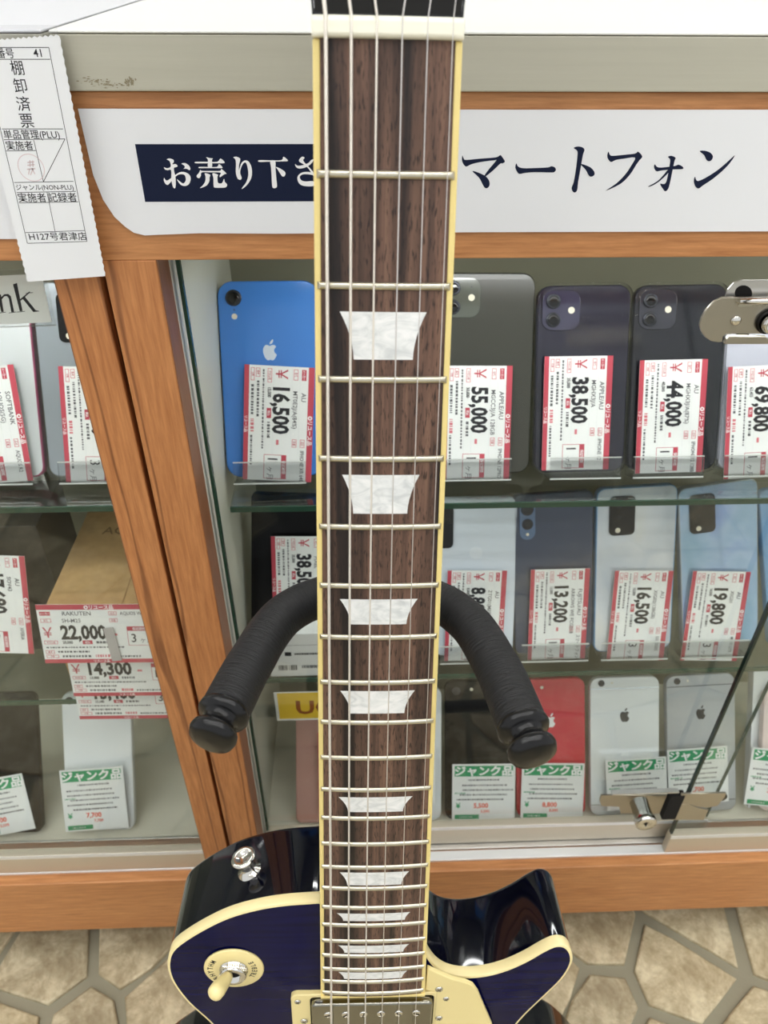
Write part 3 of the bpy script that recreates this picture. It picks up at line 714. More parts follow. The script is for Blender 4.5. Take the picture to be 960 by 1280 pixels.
z1 = at_y(480, 136, YB).z; z0 = at_y(480, 291.3, YB).z; xl = at_y(98, 138, YB).x
poly = [(xl, z1), (xl+.0006, z1-.03), (xl+.003, z1-.042), (xl+.007, z1-.0505), (xl+.0115, z0+.004), (xl+.0155, z0+.0008), (xl+.021, z0-.0006), (xl+.03, z0-.0002), (xl+.05, z0+.0004), (xl+.09, z0), (xl+.2, z0+.0003), (xl+.4, z0), (.62, z0), (.62, z1), (xl+.2, z1-.0003)]
ban, BP, BM = sheet_obj('paper_banner', poly, YB, 'long white paper banner with dark blue lettering along the right showcase top rail', 'banner')
q = MB()
b0 = BP(169, 180); b1 = BP(182, 252); xr = at_y(474, 200, YB).x-ban.location.x
q.prism([(b0[0], b1[1]), (xr, b1[1]), (xr, b0[1]), (b0[0], b0[1])], .0003, .00042, NAVYP, M=BM); q.build('navy_panel', ban)
def traced(q, shapes, ox, oy, sc, m, z):
    for k, sh in enumerate(shapes):
        pts = smooth_path([Vector((a, b)) for a, b in sh], 3, True)
        P = [BP(ox+p.x/sc, oy+p.y/sc) for p in pts]; q.flat(P, z+k*.000012, m, BM)
q = MB()
s1 = 960/190.
traced(q, [[(40, 122), (48, 140), (62, 150), (150, 142), (250, 134), (278, 120), (290, 130), (308, 160), (292, 172), (278, 174), (235, 215), (185, 255), (178, 250), (210, 205), (252, 155), (240, 152), (150, 164), (95, 178), (64, 192), (46, 176), (37, 150)],
           [(103, 221), (140, 230), (185, 252), (208, 280), (211, 310), (198, 327), (182, 326), (168, 305), (145, 262)],
           [(380, 172), (392, 192), (425, 202), (500, 201), (580, 197), (600, 190), (622, 196), (630, 212), (620, 226), (600, 229), (500, 227), (440, 231), (400, 238), (384, 222), (374, 198)],
           [(742, 74), (770, 65), (800, 72), (810, 88), (800, 120), (786, 200), (770, 290), (764, 340), (748, 356), (733, 344), (730, 322), (742, 290), (756, 210), (766, 120), (764, 92)],
           [(785, 176), (820, 184), (852, 200), (872, 225), (872, 245), (852, 256), (836, 246), (818, 212)]], 570, 170, s1, NAVYP, .0004)
traced(q, [[(103, 98), (112, 118), (130, 124), (200, 118), (270, 110), (290, 98), (316, 128), (300, 150), (278, 180), (240, 240), (180, 300), (85, 345), (150, 300), (210, 240), (250, 180), (270, 135), (200, 142), (150, 150), (118, 163), (98, 140), (96, 115)],
           [(478, 130), (500, 124), (526, 136), (520, 155), (510, 200), (492, 290), (478, 335), (460, 348), (445, 330), (428, 300), (455, 302), (470, 280), (484, 210), (492, 160), (490, 144)],
           [(396, 178), (410, 194), (440, 198), (520, 188), (545, 180), (572, 194), (568, 208), (500, 210), (440, 216), (408, 222), (394, 208), (390, 190)],
           [(478, 212), (450, 245), (410, 285), (352, 318), (380, 312), (430, 280), (484, 226)],
           [(678, 94), (710, 92), (745, 104), (762, 128), (752, 152), (735, 158), (720, 148), (705, 118)],
           [(650, 257), (656, 276), (672, 282), (720, 260), (790, 215), (850, 165), (900, 120), (868, 170), (820, 220), (760, 270), (700, 310), (672, 330), (652, 318), (642, 290), (644, 266)]], 740, 170, s1, NAVYP, .0004)
q.build('lettering', ban)
q = MB(); s2 = 960/110.
traced(q, [[(118, 122), (150, 112), (190, 125), (196, 150), (180, 176), (214, 172), (236, 190), (230, 205), (198, 214), (202, 262), (214, 310), (218, 390), (210, 436), (190, 428), (176, 385), (168, 330), (166, 240), (130, 240), (100, 232), (88, 208), (120, 218), (160, 204), (158, 160), (142, 134)],
           [(92, 322), (104, 344), (130, 350), (200, 300), (260, 262), (320, 262), (368, 292), (380, 340), (360, 392), (320, 412), (270, 398), (228, 338), (270, 368), (300, 384), (326, 350), (318, 300), (290, 284), (240, 292), (186, 340), (140, 394), (118, 398), (96, 376), (86, 345)],
           [(278, 168), (320, 162), (362, 190), (376, 222), (366, 240), (340, 226), (310, 224), (300, 228), (316, 206), (306, 186)],
           [(548, 98), (584, 106), (622, 112), (612, 130), (612, 205), (568, 205), (568, 128)],
           [(436, 148), (560, 148), (670, 148), (706, 112), (752, 160), (670, 164), (560, 164), (436, 164)],
           [(474, 203), (560, 203), (664, 203), (690, 172), (728, 214), (660, 217), (560, 217), (474, 217)],
           [(486, 234), (500, 246), (600, 247), (700, 246), (716, 226), (770, 276), (748, 284), (700, 316), (696, 296), (704, 266), (600, 263), (502, 263), (492, 300), (474, 326), (450, 318), (446, 296), (470, 268)],
           [(534, 272), (592, 288), (586, 320), (584, 360), (560, 400), (520, 424), (480, 434), (512, 404), (538, 360), (542, 310)],
           [(618, 272), (678, 288), (672, 310), (676, 372), (700, 384), (724, 376), (744, 332), (752, 366), (776, 392), (770, 420), (740, 430), (650, 430), (630, 412), (628, 330)]], 195, 185, s2, WHP, .00043)
traced(q, [[(58, 100), (90, 92), (128, 108), (134, 132), (122, 180), (120, 240), (130, 210), (150, 158), (190, 132), (230, 150), (258, 210), (262, 290), (244, 350), (200, 410), (152, 446), (160, 424), (200, 370), (222, 290), (212, 200), (192, 156), (166, 170), (142, 220), (134, 270), (150, 320), (142, 342), (120, 342), (100, 320), (86, 260), (88, 170), (80, 120)],
           [(342, 130), (460, 132), (584, 130), (606, 92), (656, 138), (580, 144), (460, 146), (342, 150)],
           [(462, 140), (516, 140), (520, 230), (528, 330), (536, 412), (520, 434), (494, 434), (482, 410), (476, 300), (470, 210)],
           [(522, 204), (560, 216), (612, 248), (628, 276), (616, 306), (592, 306), (566, 270), (538, 226)],
           [(808, 92), (836, 104), (820, 128), (838, 158), (870, 190), (920, 246), (960, 300), (930, 300), (880, 225), (830, 180), (782, 150), (776, 126)],
           [(732, 172), (760, 190), (820, 184), (880, 158), (905, 130), (940, 122), (900, 176), (840, 212), (780, 222), (744, 206)],
           [(932, 275), (880, 258), (810, 264), (764, 300), (760, 350), (790, 396), (850, 414), (932, 412), (960, 380), (920, 358), (850, 362), (800, 348), (784, 310), (816, 286), (870, 284), (932, 292)]], 285, 185, s2, WHP, .00043)
a_ = BP(428, 240); q.text('い', a_[0]-.011, a_[1]+.001, .0185, WHP, z=.00043, bold=.025, M=BM); q.build('panel_lettering', ban)
q = MB(); a_ = BP(524, 240); q.text('ス', a_[0]-.013, a_[1]+.001, .0215, NAVYP, z=.0004, bold=.025, M=BM); q.build('lettering', ban)
YL = D-.0012
zt, zb = at_y(20, 130, YL).z, at_y(20, 298.5, YL).z; xr = at_y(40, 200, YL).x
lb, LP_, LM = sheet_obj('paper_banner', [(-.62, zb), (xr+.012, zb), (xr+.012, zt), (-.62, zt)], YL, 'white paper banner on the left showcase rail, mostly hidden by the hanging slip', 'banner')
q = MB(); a = LP_(-12, 233); q.text('a', a[0]-.001, a[1], .0056, INK, z=.0004, bold=.01, M=LM); q.build('lettering', lb)

# hanging stock-taking slip
YS = D-.010
def W2(px, py): return at_y(px, py, YS)
tr, brr, bll = W2(74, 45), W2(131.5, 345), W2(35, 352)
ux = (brr-bll); hw_ = ux.length; tl = tr-ux; n_t = 34
edge = []
for i in range(n_t+1):
    t = i/n_t; p = tl.lerp(tr, t); edge.append((p.x, p.z+(.0007 if i % 2 else 0)))
for i in range(1, 60):
    t = i/60; p = tr.lerp(brr, t); edge.append((p.x+(.0004 if i % 2 else -.0001), p.z))
edge += [(brr.x, brr.z), (bll.x, bll.z)]
for i in range(1, 60):
    t = i/60; p = bll.lerp(tl, t); edge.append((p.x-(.0004 if i % 2 else -.0001), p.z))
sl, SP, SM = sheet_obj('stock_slip', edge, YS, 'white hanging stock-taking slip with perforated edges and black form lines, marked 41', 'paper slip', SLIP, .00025)
q = MB(); Z = .0003
def ln(x0, y0, x1, y1, wd_=1.3, m=INK):     # a ruled line between two crop points (the first crop is the frame times four)
    a = Vector(SP(x0/4, y0/4)); b = Vector(SP(x1/4, y1/4)); d = (b-a).normalized(); n = Vector((-d.y, d.x))*wd_*.00011
    q.flat([tuple(a-n), tuple(b-n), tuple(b+n), tuple(a+n)], Z, m, SM)
def tx(t, x, y, hpx, m=INK, sx=1., al='L', bold=0., Zz=Z):
    a = SP(x/4, y/4); b = SP(x/4, (y-hpx)/4); q.text(t, a[0], a[1], (b[1]-a[1]), m, z=Zz, sx=sx, align=al, bold=bold+.008, M=SM)
for L_ in [(-60, 237, 245, 237), (-60, 296, 252, 296), (245, 237, 436, 1206), (0, 632, 138, 1216), (10, 644, 316, 644), (20, 698, 326, 694), (32, 754, 180, 752), (170, 700, 218, 908), (326, 694, 218, 908),
           (72, 912, 368, 906), (84, 962, 380, 956), (96, 1014, 392, 1008), (236, 960, 276, 1156), (128, 1162, 424, 1152), (140, 1216, 436, 1206)]: ln(*L_)
tx('番号', -12, 286, 40, sx=.95); tx('41', 172, 284, 42)
for c_, x, y in (('棚', 62, 376), ('卸', 77, 466), ('済', 92, 556), ('票', 108, 640)): tx(c_, x, y-8, 58, bold=-.004)
tx('単品管理(PLU)', 24, 690, 36, sx=.98); tx('実施者', 36, 745, 36, sx=1.0); tx('ジャンル(NON-PLU)', 84, 948, 24, sx=1.02)
tx('実施者', 96, 1006, 36, sx=1.0); tx('記録者', 246, 1004, 36, sx=1.02); tx('H127号君津店', 150, 1198, 32, sx=1.08)
c_ = SP(157/4, 838/4); r_ = .0062
for rr_2 in (r_,):
    o_ = circ(rr_2, *c_, 28)
    for i in range(28):
        a, b = Vector(o_[i]), Vector(o_[(i+1) % 28]); n = (a-Vector(c_)).normalized()*.00018; q.flat([tuple(a-n), tuple(b-n), tuple(b+n), tuple(a+n)], Z, PINKI, SM)
[ln(a, b, c, d, 2.2, PINKI) for a, b, c, d in ((138, 812, 172, 808), (150, 800, 152, 834), (138, 826, 174, 822), (164, 802, 166, 834), (136, 846, 178, 842), (148, 842, 144, 872), (160, 840, 176, 870), (166, 842, 154, 874))]
q.build('printing', sl)
q = MB(); a = SP(-2, 46); b = SP(72, 38); q.box((a[0], b[1]-.006, 0), (b[0], b[1]+.002, .0002), clear('sticky_tape', (.97, .97, .97), .1, .8, .02), M=SM)
a0 = SP(-20, 41); q.build('tape', sl)

# lettering card in a clear holder, inside the left showcase
YC = .4405
p = sheet_pts([(-60, 347), (52, 342), (65, 402), (-60, 408)], YC-.001)
hold, CP, CM = sheet_obj('card_holder', sheet_pts([(-70, 340), (57, 335), (70.5, 406), (-70, 411)], YC), YC, 'clear holder with a white card ending in large serif letters nk, far left', 'sign', ACRYL, .0012)
q = MB(); ox_, oz_ = hold.location.x, hold.location.z; q.prism([(x-ox_, z-oz_) for x, z in p], .0014, .0017, PAPERB, M=CM); cd_ = q.build('card', hold)
def serif(q, polys):
    for k, sh in enumerate(polys):
        P = [at_y(a/4, 300+b/4, YC-.002) for a, b in sh]; q.flat([(v.x-ox_, v.z-oz_) for v in P], .00175+.00001*k, INK, CM)
q = MB()
serif(q, [[(64, 222), (84, 216), (112, 356), (98, 357)], [(84, 360), (124, 356), (124, 359), (84, 363)], [(96, 300), (146, 258), (151, 261), (104, 304)], [(112, 294), (124, 285), (178, 352), (194, 355), (195, 358), (166, 361)], [(128, 266), (164, 262), (164, 265), (129, 269)],
          [(-14, 276), (4, 272), (18, 360), (6, 361)], [(2, 290), (20, 272), (40, 270), (54, 282), (70, 360), (56, 361), (43, 292), (34, 281), (22, 282), (6, 300)], [(-6, 364), (28, 360), (28, 363), (-6, 367)], [(44, 364), (80, 359), (80, 362), (44, 367)]])
q.build('lettering', cd_)

# ================================================================== ROWS OF PHONES
class Row:
    """a leaning display plane: v runs up the lean from the shelf, u along the shelf"""
    def __init__(s, Y, drop, lean, dz=0.):
        s.b = Vector((0, Y, H-drop)); a = math.radians(lean); s.up = Vector((0, math.sin(a), math.cos(a))); s.n = Vector((0, -math.cos(a), math.sin(a)))
    def uv(s, px, py, off=0.):
        p = at_plane(px, py, s.b+s.n*off, s.n)-s.b-s.n*off; return Vector((p.x, p.dot(s.up)))
    def mat(s, u, v, off, rot):
        M = Matrix((Vector((1, 0, 0)), s.up, s.n)).transposed().to_4x4()
        return Matrix.Translation(s.b+Vector((u, 0, 0))+s.up*v+s.n*off) @ M @ Matrix.Rotation(rot, 4, 'Z')
R1 = Row(.512, .3515, 26); R2 = Row(.492, .548, 22); R3 = Row(.465, .788, 33)
R1L = Row(.512, .3485, 25); R2L = Row(.495, .538, 20); R3L = Row(.465, .788, 31)
LENS = mat('black_lens_glass', (8, 8, 10), .08, 0, .3); LENSR = mat('lens_ring', (70, 72, 80), .25, .8); FLASH = mat('flash_window', (232, 226, 206), .3)
LOGOS = mat('silver_emblem', (214, 222, 232), .18, .8); LOGOD = mat('dark_emblem', (52, 55, 57), .35, 0); LOGOB = mat('black_emblem', (18, 18, 20), .3)
def body_mat(name, rgb, rough=.15, metal=0., coat=.12): return mat(name, rgb, rough, metal, min(coat, .15), .35)
def apple_logo(q, cx, cy, s, m, z):
    """bitten fruit outline, height s"""
    L_ = [(0, .40), (-.10, .44), (-.22, .46), (-.34, .38), (-.41, .22), (-.41, .02), (-.35, -.2), (-.25, -.38), (-.13, -.46), (0, -.42), (.13, -.46), (.25, -.38), (.33, -.26), (.38, -.12),
          (.29, -.03), (.24, .10), (.27, .24), (.36, .34), (.26, .45), (.12, .45)]
    P = smooth_path([Vector(p) for p in L_], 3, True); k = s/1.25
    q.flat([(cx+p.x*k, cy-.1*s+p.y*k*.98) for p in P], z, m)
    lf = [(-.01, .49), (.02, .62), (.10, .72), (.20, .77), (.19, .64), (.11, .53)]; P = smooth_path([Vector(p) for p in lf], 3, True)
    q.flat([(cx+p.x*k, cy-.1*s+p.y*k) for p in P], z, m)
def phone(row, bot, top, w, h, r, m, label, cams=None, logo=None, side=None, th=.0078, case=None, band=None, off=0., group='used phones in the showcases', extra=None):
    a = row.uv(*bot); b = row.uv(*top); d = b-a; rot = math.atan2(-d.x, d.y)
    lift = w/2*abs(math.sin(rot)); u0 = a.x+(d.x/d.y)*(lift-a.y)
    t = empty('smartphone', row.mat(u0, lift, off, rot), label, 'phone', group)
    q = MB(); M0 = Matrix.Translation((0, h/2, 0)); q.prism(rrect(w, h, r, 6), -th, 0, m, side=side or m, M=M0, bev=.0012); q.build('shell', t)
    if case:
        q = MB(); q.prism(rrect(w+.004, h+.004, r+.002, 6), .0001, .0012, case, M=M0); 
        k = rrect(w+.004, h+.004, r+.002, 6); k2 = rrect(w+.001, h+.001, r+.0005, 6); n = len(k)
        V = [(x, y, -th) for x, y in k]+[(x, y, .0012) for x, y in k]; q.add(V, [(i, (i+1) % n, n+(i+1) % n, n+i) for i in range(n)], case, True, M0); q.build('clear_case', t)
    if cams: cams(t, w, h)
    if logo:
        q = MB(); apple_logo(q, 0, h*logo[0], logo[1], logo[2], .00015); q.build('emblem', t)
    if band is not None:
        q = MB()
        for yb in (h-.0125, .0125): q.box((-w/2+.0006, yb-.0004, 0), (w/2-.0006, yb+.0004, .00015), band)
        q.build('antenna_band', t)
    if extra: extra(t, w, h)
    return t
def lens(par, x, y, r, z=.0, m=LENS, ring=LENSR, dome=.0004):
    q = MB(); M = Matrix.Translation((x, y, z)); q.lathe([(r, 0), (r, dome), (r*.86, dome*1.2)], ring, M, 24)
    q.lathe([(r*.86, dome*1.15), (r*.5, dome*1.3), (0, dome*1.35)], m, M, 24); return q.build('lens', par)
def dot(par, x, y, r, m=FLASH, z=.0, nm='flash'):
    q = MB(); q.prism(circ(r, x, y, 16), z, z+.0002, m); return q.build(nm, par)
def cam_single(t, w, h):
    lens(t, -w/2+.0125, h-.0125, .0062, .0, dome=.0012); dot(t, -w/2+.0125, h-.0265, .0022); dot(t, -w/2+.0125, h-.0215, .0006, INK, nm='microphone')
def bump_(t, x, y, w_, h_, r, m, z=.0012, nm='camera_plate'):
    q = MB(); q.prism(rrect(w_, h_, r, 5, x, y), 0, z, m, bev=.0003); return q.build(nm, t)
def cam_square(mm_, three=False):
    def f(t, w, h):
        cx, cy = -w/2+.0185, h-.0190; b = bump_(t, cx, cy, .0300, .0305, .008, mm_, .0014)
        lens(b, cx-.0065, cy+.0070, .0056, .0014, dome=.0014); lens(b, cx-.0065, cy-.0072, .0056, .0014, dome=.0014)
        dot(b, cx+.0080, cy, .0026, FLASH, .0015); dot(b, cx+.008, cy+.008, .0006, INK, .0015, 'microphone')
        if three: lens(b, cx+.0072, cy-.008, .0045, .0014, dome=.0010)
    return f
def cam_small(t, w, h):
    lens(t, -w/2+.0125, h-.0062, .0036, 0, dome=.0008); dot(t, -w/2+.0245, h-.0062, .0012, FLASH)
def cam_dualwide(t, w, h):
    bump_(t, -w/2+.017, h-.0125, .026, .0115, .0056, LENSR, .001); lens(t, -w/2+.011, h-.0125, .0044, .001); lens(t, -w/2+.022, h-.0125, .0044, .001); dot(t, -w/2+.034, h-.0125, .0019)
def cam_flashdot(t, w, h):
    lens(t, -w/2+.0125, h-.011, .0046, 0, dome=.0008); dot(t, -w/2+.0295, h-.0095, .0018)
def cam_pill(m):
    def f(t, w, h):
        cx = -w/2+.0125; b = bump_(t, cx, h-.0245, .0145, .036, .007, m, .0012)
        lens(b, cx, h-.0135, .0058, .0012); lens(b, cx, h-.0275, .0052, .0012); dot(b, cx, h-.0372, .0014, FLASH, .0012)
    return f
BLKG = mat('black_glass_plate', (18, 17, 16), .15, 0, .1, .3)
def cam_block(cx0=.0205, w_=.0235, h_=.037):
    def f(t, w, h):
        cx = -w/2+cx0; cy = h-.0265; b = bump_(t, cx, cy, w_, h_, .0045, BLKG, .0018)
        lens(b, cx-.0035, cy+.009, .0045, .0018, ring=BLKG); lens(b, cx-.0035, cy-.0015, .0045, .0018, ring=BLKG); dot(b, cx-.004, cy-.0135, .0024, FLASH, .0018)
    return f
BLUE = body_mat('blue_phone_glass', (68, 128, 206), .12); DKGREY = body_mat('dark_olive_grey_phone_glass', (62, 62, 56), .25); PURP = body_mat('dark_purple_phone_glass', (44, 42, 58), .15)
BLKP = body_mat('blue_black_phone_glass', (36, 36, 44), .15); LAV = body_mat('white_lavender_phone_glass', (222, 224, 238), .15); NVY = body_mat('slate_navy_phone_shell', (66, 74, 94), .3)
WHT = body_mat('pearl_white_phone_glass', (216, 224, 234), .2); BLUEP = body_mat('steel_blue_camera_pill', (98, 118, 148), .25)
SILG = mat('silver_gradient_phone_glass', rough=.14, metal=.15, coat=.5)
_f = noise(SILG, coords(SILG, (14, 8, 4)), 1.3, 2, .4, .5); setc(SILG, ramp(SILG, _f, [(.3, (176, 188, 202)), (.55, (214, 218, 222)), (.75, (226, 222, 206))]))
AURO = mat('aurora_blue_phone_glass', rough=.14, metal=.3, coat=.7)
_f = noise(AURO, coords(AURO, (16, 7, 4)), 1.3, 2, .4, .8); setc(AURO, ramp(AURO, _f, [(.3, (128, 168, 190)), (.5, (160, 186, 214)), (.68, (132, 156, 214))]))
SKY_ = body_mat('sky_blue_phone_glass', (120, 160, 200), .2); REDPH = body_mat('red_phone_glass', (206, 52, 66), .18); SILV = body_mat('silver_phone_metal', (238, 243, 243), .35, .08, .1)
GREYM = body_mat('space_grey_phone_metal', (180, 184, 186), .35, .15, .1); BLK = mat('black_phone_glass', (20, 20, 22), .15, 0, 0, .08); WHC = body_mat('white_plastic_phone', (232, 236, 238), .25)
PINKW = body_mat('pale_pink_phone_shell', (230, 214, 208), .3); ROSEP = body_mat('magenta_pink_phone_shell', (190, 90, 130), .3); SGREY = body_mat('light_steel_phone_shell', (170, 178, 184), .25, .3)
phone(R1, (344, 588), (334, 352), .0780, .1530, .0115, BLUE, 'bright blue phone with one round camera and silver fruit emblem, top shelf', cam_single, (.655, .0165, LOGOS))
def _emp(t, w, h): pass
phone(R1, (603, 588), (609, 345), .0770, .158, .010, DKGREY, 'large dark olive-grey phone right of the neck, behind the 55,000 tag', cam_square(mat('olive_camera_plate', (84, 88, 80), .15, 0, .6)), off=-.001)
phone(R1, (723.5, 590), (731, 360), .0740, .1480, .0100, PURP, 'dark purple phone with square camera plate behind the 38,500 tag', cam_square(mat('purple_camera_plate', (56, 54, 76), .12, 0, .8)), case=CASE, off=-.0)
phone(R1, (839, 590), (852, 362), .0740, .1480, .0100, BLKP, 'blue-black phone in clear case behind the 44,000 tag, left of the lock', cam_square(mat('blue_black_camera_plate', (44, 44, 54), .12, 0, .8)), case=CASE)
phone(R1, (950, 590), (962, 440), .0725, .1380, .0100, LAV, 'pale lavender-white phone under the chrome lock, behind the 69,800 tag', cam_square(LAV), case=CASE)
phone(R2, (592, 815), (596, 640), .0755, .155, .009, WHT, 'pearl white phone with a faint ring sensor on the middle shelf', cam_block(.006, .021, .040), extra=lambda t, w, h: dot(t, .0, h-.052, .0062, mat('ring_sensor', (226, 232, 240), .25), .0, 'fingerprint_sensor'))
phone(R2, (692, 815), (692, 625), .0735, .157, .007, NVY, 'slate navy phone with steel-blue camera pill behind the 13,200 tag', cam_pill(BLUEP))
phone(R2, (790, 815), (796, 640), .0745, .162, .008, SILG, 'glossy silver phone with black camera block behind the 16,500 tag', cam_block(.0235), side=SKY_)
phone(R2, (901, 815), (898, 640), .0735, .162, .008, AURO, 'glossy aurora-blue phone with black camera block behind the 19,800 tag', cam_block(.0215), side=SGREY)
phone(R2, (1010, 815), (1000, 640), .0735, .160, .008, SKY_, 'sky blue phone cut by the right edge on the middle shelf', cam_block())
phone(R3, (600, 1010), (600, 880), .0779, .158, .010, BLK, 'black glossy phone beside the red one on the lowest level', cam_flashdot)
phone(R3, (689, 1010), (688, 880), .0779, .158, .010, REDPH, 'red phone with white fruit emblem behind the right foam arm', cam_flashdot, (.70, .0165, WHP))
phone(R3, (781, 1010), (781, 880), .0779, .158, .010, SILV, 'silver metal phone with grey fruit emblem on the lowest level', cam_small, (.725, .0165, LOGOD), band=LOGOS)
phone(R3, (878, 1010), (876, 880), .0779, .158, .010, GREYM, 'space grey metal phone with black fruit emblem behind the diagonal glass edge', cam_small, (.725, .0165, LOGOB), band=LOGOD)
phone(R3, (984, 1010), (991, 880), .0700, .140, .010, PINKW, 'pale pink phone in a white tray at the lower right edge', cam_flashdot, off=.004)
phone(R3, (508, 1010), (508, 880), .0779, .152, .010, WHC, 'white phone showing only a sliver right of the guitar neck, lowest level')
phone(R3, (414, 1010), (414, 900), .0779, .140, .008, body_mat('dusty_pink_phone_shell', (196, 150, 140), .35), 'dusty pink phone left of the neck under the yellow sign', lambda t, w, h: lens(t, -w/2+.014, h-.014, .006, 0))
phone(R2, (374, 800), (376, 690), .0900, .158, .004, BLK, 'black boxed phone left of the neck, behind the cut-off 38,5 tag', th=.010)
phone(R1L, (-3, 588), (-20, 430), .0740, .150, .009, SILV, 'pale phone with a magenta rim in a clear case at the far left, top shelf', side=ROSEP, case=CASE)
phone(R1L, (122, 590), (108, 430), .0760, .150, .008, SGREY, 'light steel phone in clear sleeve beside the left wooden post', cam_block(.03), case=CASE)
phone(R3L, (8, 1035), (0, 900), .0779, .158, .008, BLK, 'black phone at the far left on the lowest level', case=None)
phone(R3L, (126, 1035), (121, 900), .0740, .156, .009, WHC, 'white phone with one small black camera, lowest level of the left showcase', lambda t, w, h: lens(t, -w/2+.0085, h-.0085, .0042, 0))
# tray under the pale pink phone
tm = R3.mat(R3.uv(984, 1010).x, .0, -.006, R3.uv(984, 1010).x*0-.03)
q = MB(); q.prism(rrect(.094, .158, .004, 4, 0, .079), 0, .002, WHC); q.prism(rrect(.094, .158, .004, 4, 0, .079), -.003, 0, WHC)
for a_, b_ in (((-.047, 0), (-.0445, .158)), ((.0445, 0), (.047, .158)), ((-.0445, .1555), (.0445, .158))): q.box((a_[0], a_[1], .002), (b_[0], b_[1], .0085), WHC)
tr_ = q.build('phone_tray'); tr_.matrix_world = R3.mat(R3.uv(986, 1010).x, .003, -.0085, -.02); tag(tr_, 'white plastic tray holding the pale pink phone, lower right edge', 'tray')

# ------------------------------------------------------------------ tags
def hl(q, u, v, wd_, n, m=INKG, hgt=.9):     # small unreadable print: short dashes
    x = u
    while x < u+wd_:
        l = rnd.uniform(.6, 2.4); q.flat([(x*mm, v*mm), ((x+l)*mm, v*mm), ((x+l)*mm, (v+hgt)*mm), (x*mm, (v+hgt)*mm)], .0001, m, T_); x += l+rnd.uniform(.45, 1.1)
T_ = None
def red_print(q, maker, model, product, price, small, months, TM, seed=0):
    """landscape design 91 x 55 mm placed by TM"""
    global T_; T_ = TM; rnd.seed(seed)
    def rc(u0, v0, u1, v1, m, z=.0001): q.flat([(u0*mm, v0*mm), (u1*mm, v0*mm), (u1*mm, v1*mm), (u0*mm, v1*mm)], z, m, TM)
    def t(s_, u, v, h, m=INK, sx=1, bold=0., al='L', z=.0002): q.text(s_, u*mm, v*mm, h*mm, m, z=z, sx=sx, bold=bold, align=al, M=TM)
    rc(0, 0, 91, 3.8, REDP); rc(0, 50.3, 91, 55, REDP)
    t('◎リユース品', 38, 50.9, 3.1, WHP, .95, .02); t('リユース品', 40, .7, 2.2, WHP, .9, .01)
    def bxl(s_, u, v, w_=8.5, h=3.6, fill=False):
        if fill: rc(u, v, u+w_, v+h, REDP); t(s_, u+w_/2, v+.8, h*.52, WHP, .8, .01, 'C')
        else:
            rc(u, v, u+w_, v+h, REDL); rc(u+.45, v+.45, u+w_-.45, v+h-.45, PAPERB, .00015); t(s_, u+w_/2, v+.9, h*.48, REDP, .8, .01, 'C')
    bxl('メーカー', 2, 45, fill=True); bxl('型番', 2, 38.6); bxl('品名', 57, 45, 6.5, fill=False); bxl('容量', 57, 38.6, 6.5)
    t(maker, 20, 45.1, 3.8, INKG, 1, .012); t(model, 19, 38.6, 3.6, INKG, .95, .012); t(product, 66, 45.3, 3.3, INKG, .8, .012)
    t('￥', 2.2, 24.5, 9.8, REDP, .9, .004); pw = glyphs(price, .038)[2]/.73*13; t(price, 16.5, 23.2, 13, INK, (len(price)*6.9-4.6)/pw, .038)
    rc(58, 26, 62, 28, REDL)
    rc(70, 16.5, 89.5, 34.5, REDP, .0001); rc(70.4, 16.9, 89.1, 30.4, PAPERB, .00015); t('保証期間', 79.8, 31.3, 2.2, WHP, .9, .01, 'C')
    t(months, 73, 19.8, 8.2, INK, .9, .01); t('ヶ月', 80, 19.5, 4.3, INKG)
    bxl('中古価格', 2, 18.2, 11, 3.4); t(small, 17, 18.6, 2.7, INK, .8, .03); bxl('税込', 33, 18, 8, 3.6, True)
    hl(q, 44, 18.6, 11, 3, INKG, 2.2); hl(q, 3, 14.4, 62, 8, INKG, 1.3); bxl('備考', 2, 9, 7, 3.4); hl(q, 12, 10, 26, 4, INKG, 1.8); bxl('状態', 2, 5, 10, 3)
    hl(q, 15, 5.5, 22, 5, INKG, 2.0); hl(q, 42, 5.4, 10, 3, REDL, 2.6); hl(q, 55, 5.4, 24, 3, INKG, 1.6)
    for v in (43.6, 37.4, 23, 17): rc(1.5, v, 89.5, v+.12, mat_line)
mat_line = mat('faint_rule', (205, 208, 210), .7)
_tagn = [0]
def place(row, top, bot, off, L_, name, label, cat, group, q, center=True):
    """top and bot: where the sheet's upper and lower middle are seen; L_ its real length"""
    a = row.uv(*bot, off); b = row.uv(*top, off); d = b-a; rot = math.atan2(-d.x, d.y); c = (a+b)/2
    o = q.build(name); o.matrix_world = row.mat(c.x, c.y, off, rot); return tag(o, label, cat, group), rot
def red_tag(row, top, bot, price, maker, model, product, small, months, label, off=.0045):
    _tagn[0] += 1
    q = MB(); q.box((-.0275, -.0455, -.0004), (.0275, .0455, 0), PAPERB)
    TM = Matrix(((0, 1, 0, -.0275), (-1, 0, 0, .0455), (0, 0, 1, 0), (0, 0, 0, 1)))
    red_print(q, maker, model, product, price, small, months, TM, _tagn[0])
    return place(row, top, bot, off, .091, 'price_tag', label, 'price tag', 'red-banded price tags', q)
ST = []
def T(*a, **k): ST.append((a[0], a[1], a[2])); red_tag(*a, **k)
T(R1, (350, 450), (346, 608), '16,500', 'AU', 'MT0E2J/A(84%)', 'IPHONE XR 64GB', '15,000', '1', 'red-banded price tag reading 16,500 on the blue phone')
T(R1, (598, 450), (594, 606), '55,000', 'APPLE/AU', 'MGCC3J/A 128GB', 'IPHONE 12PRO', '50,000', '1', 'red-banded price tag reading 55,000 right of the neck')
T(R1, (724, 439), (718.5, 593), '38,500', 'APPLE/AU', 'MGHX3J/A', 'IPHONE 12', '35,000', '1', 'red-banded price tag reading 38,500 on the dark purple phone')
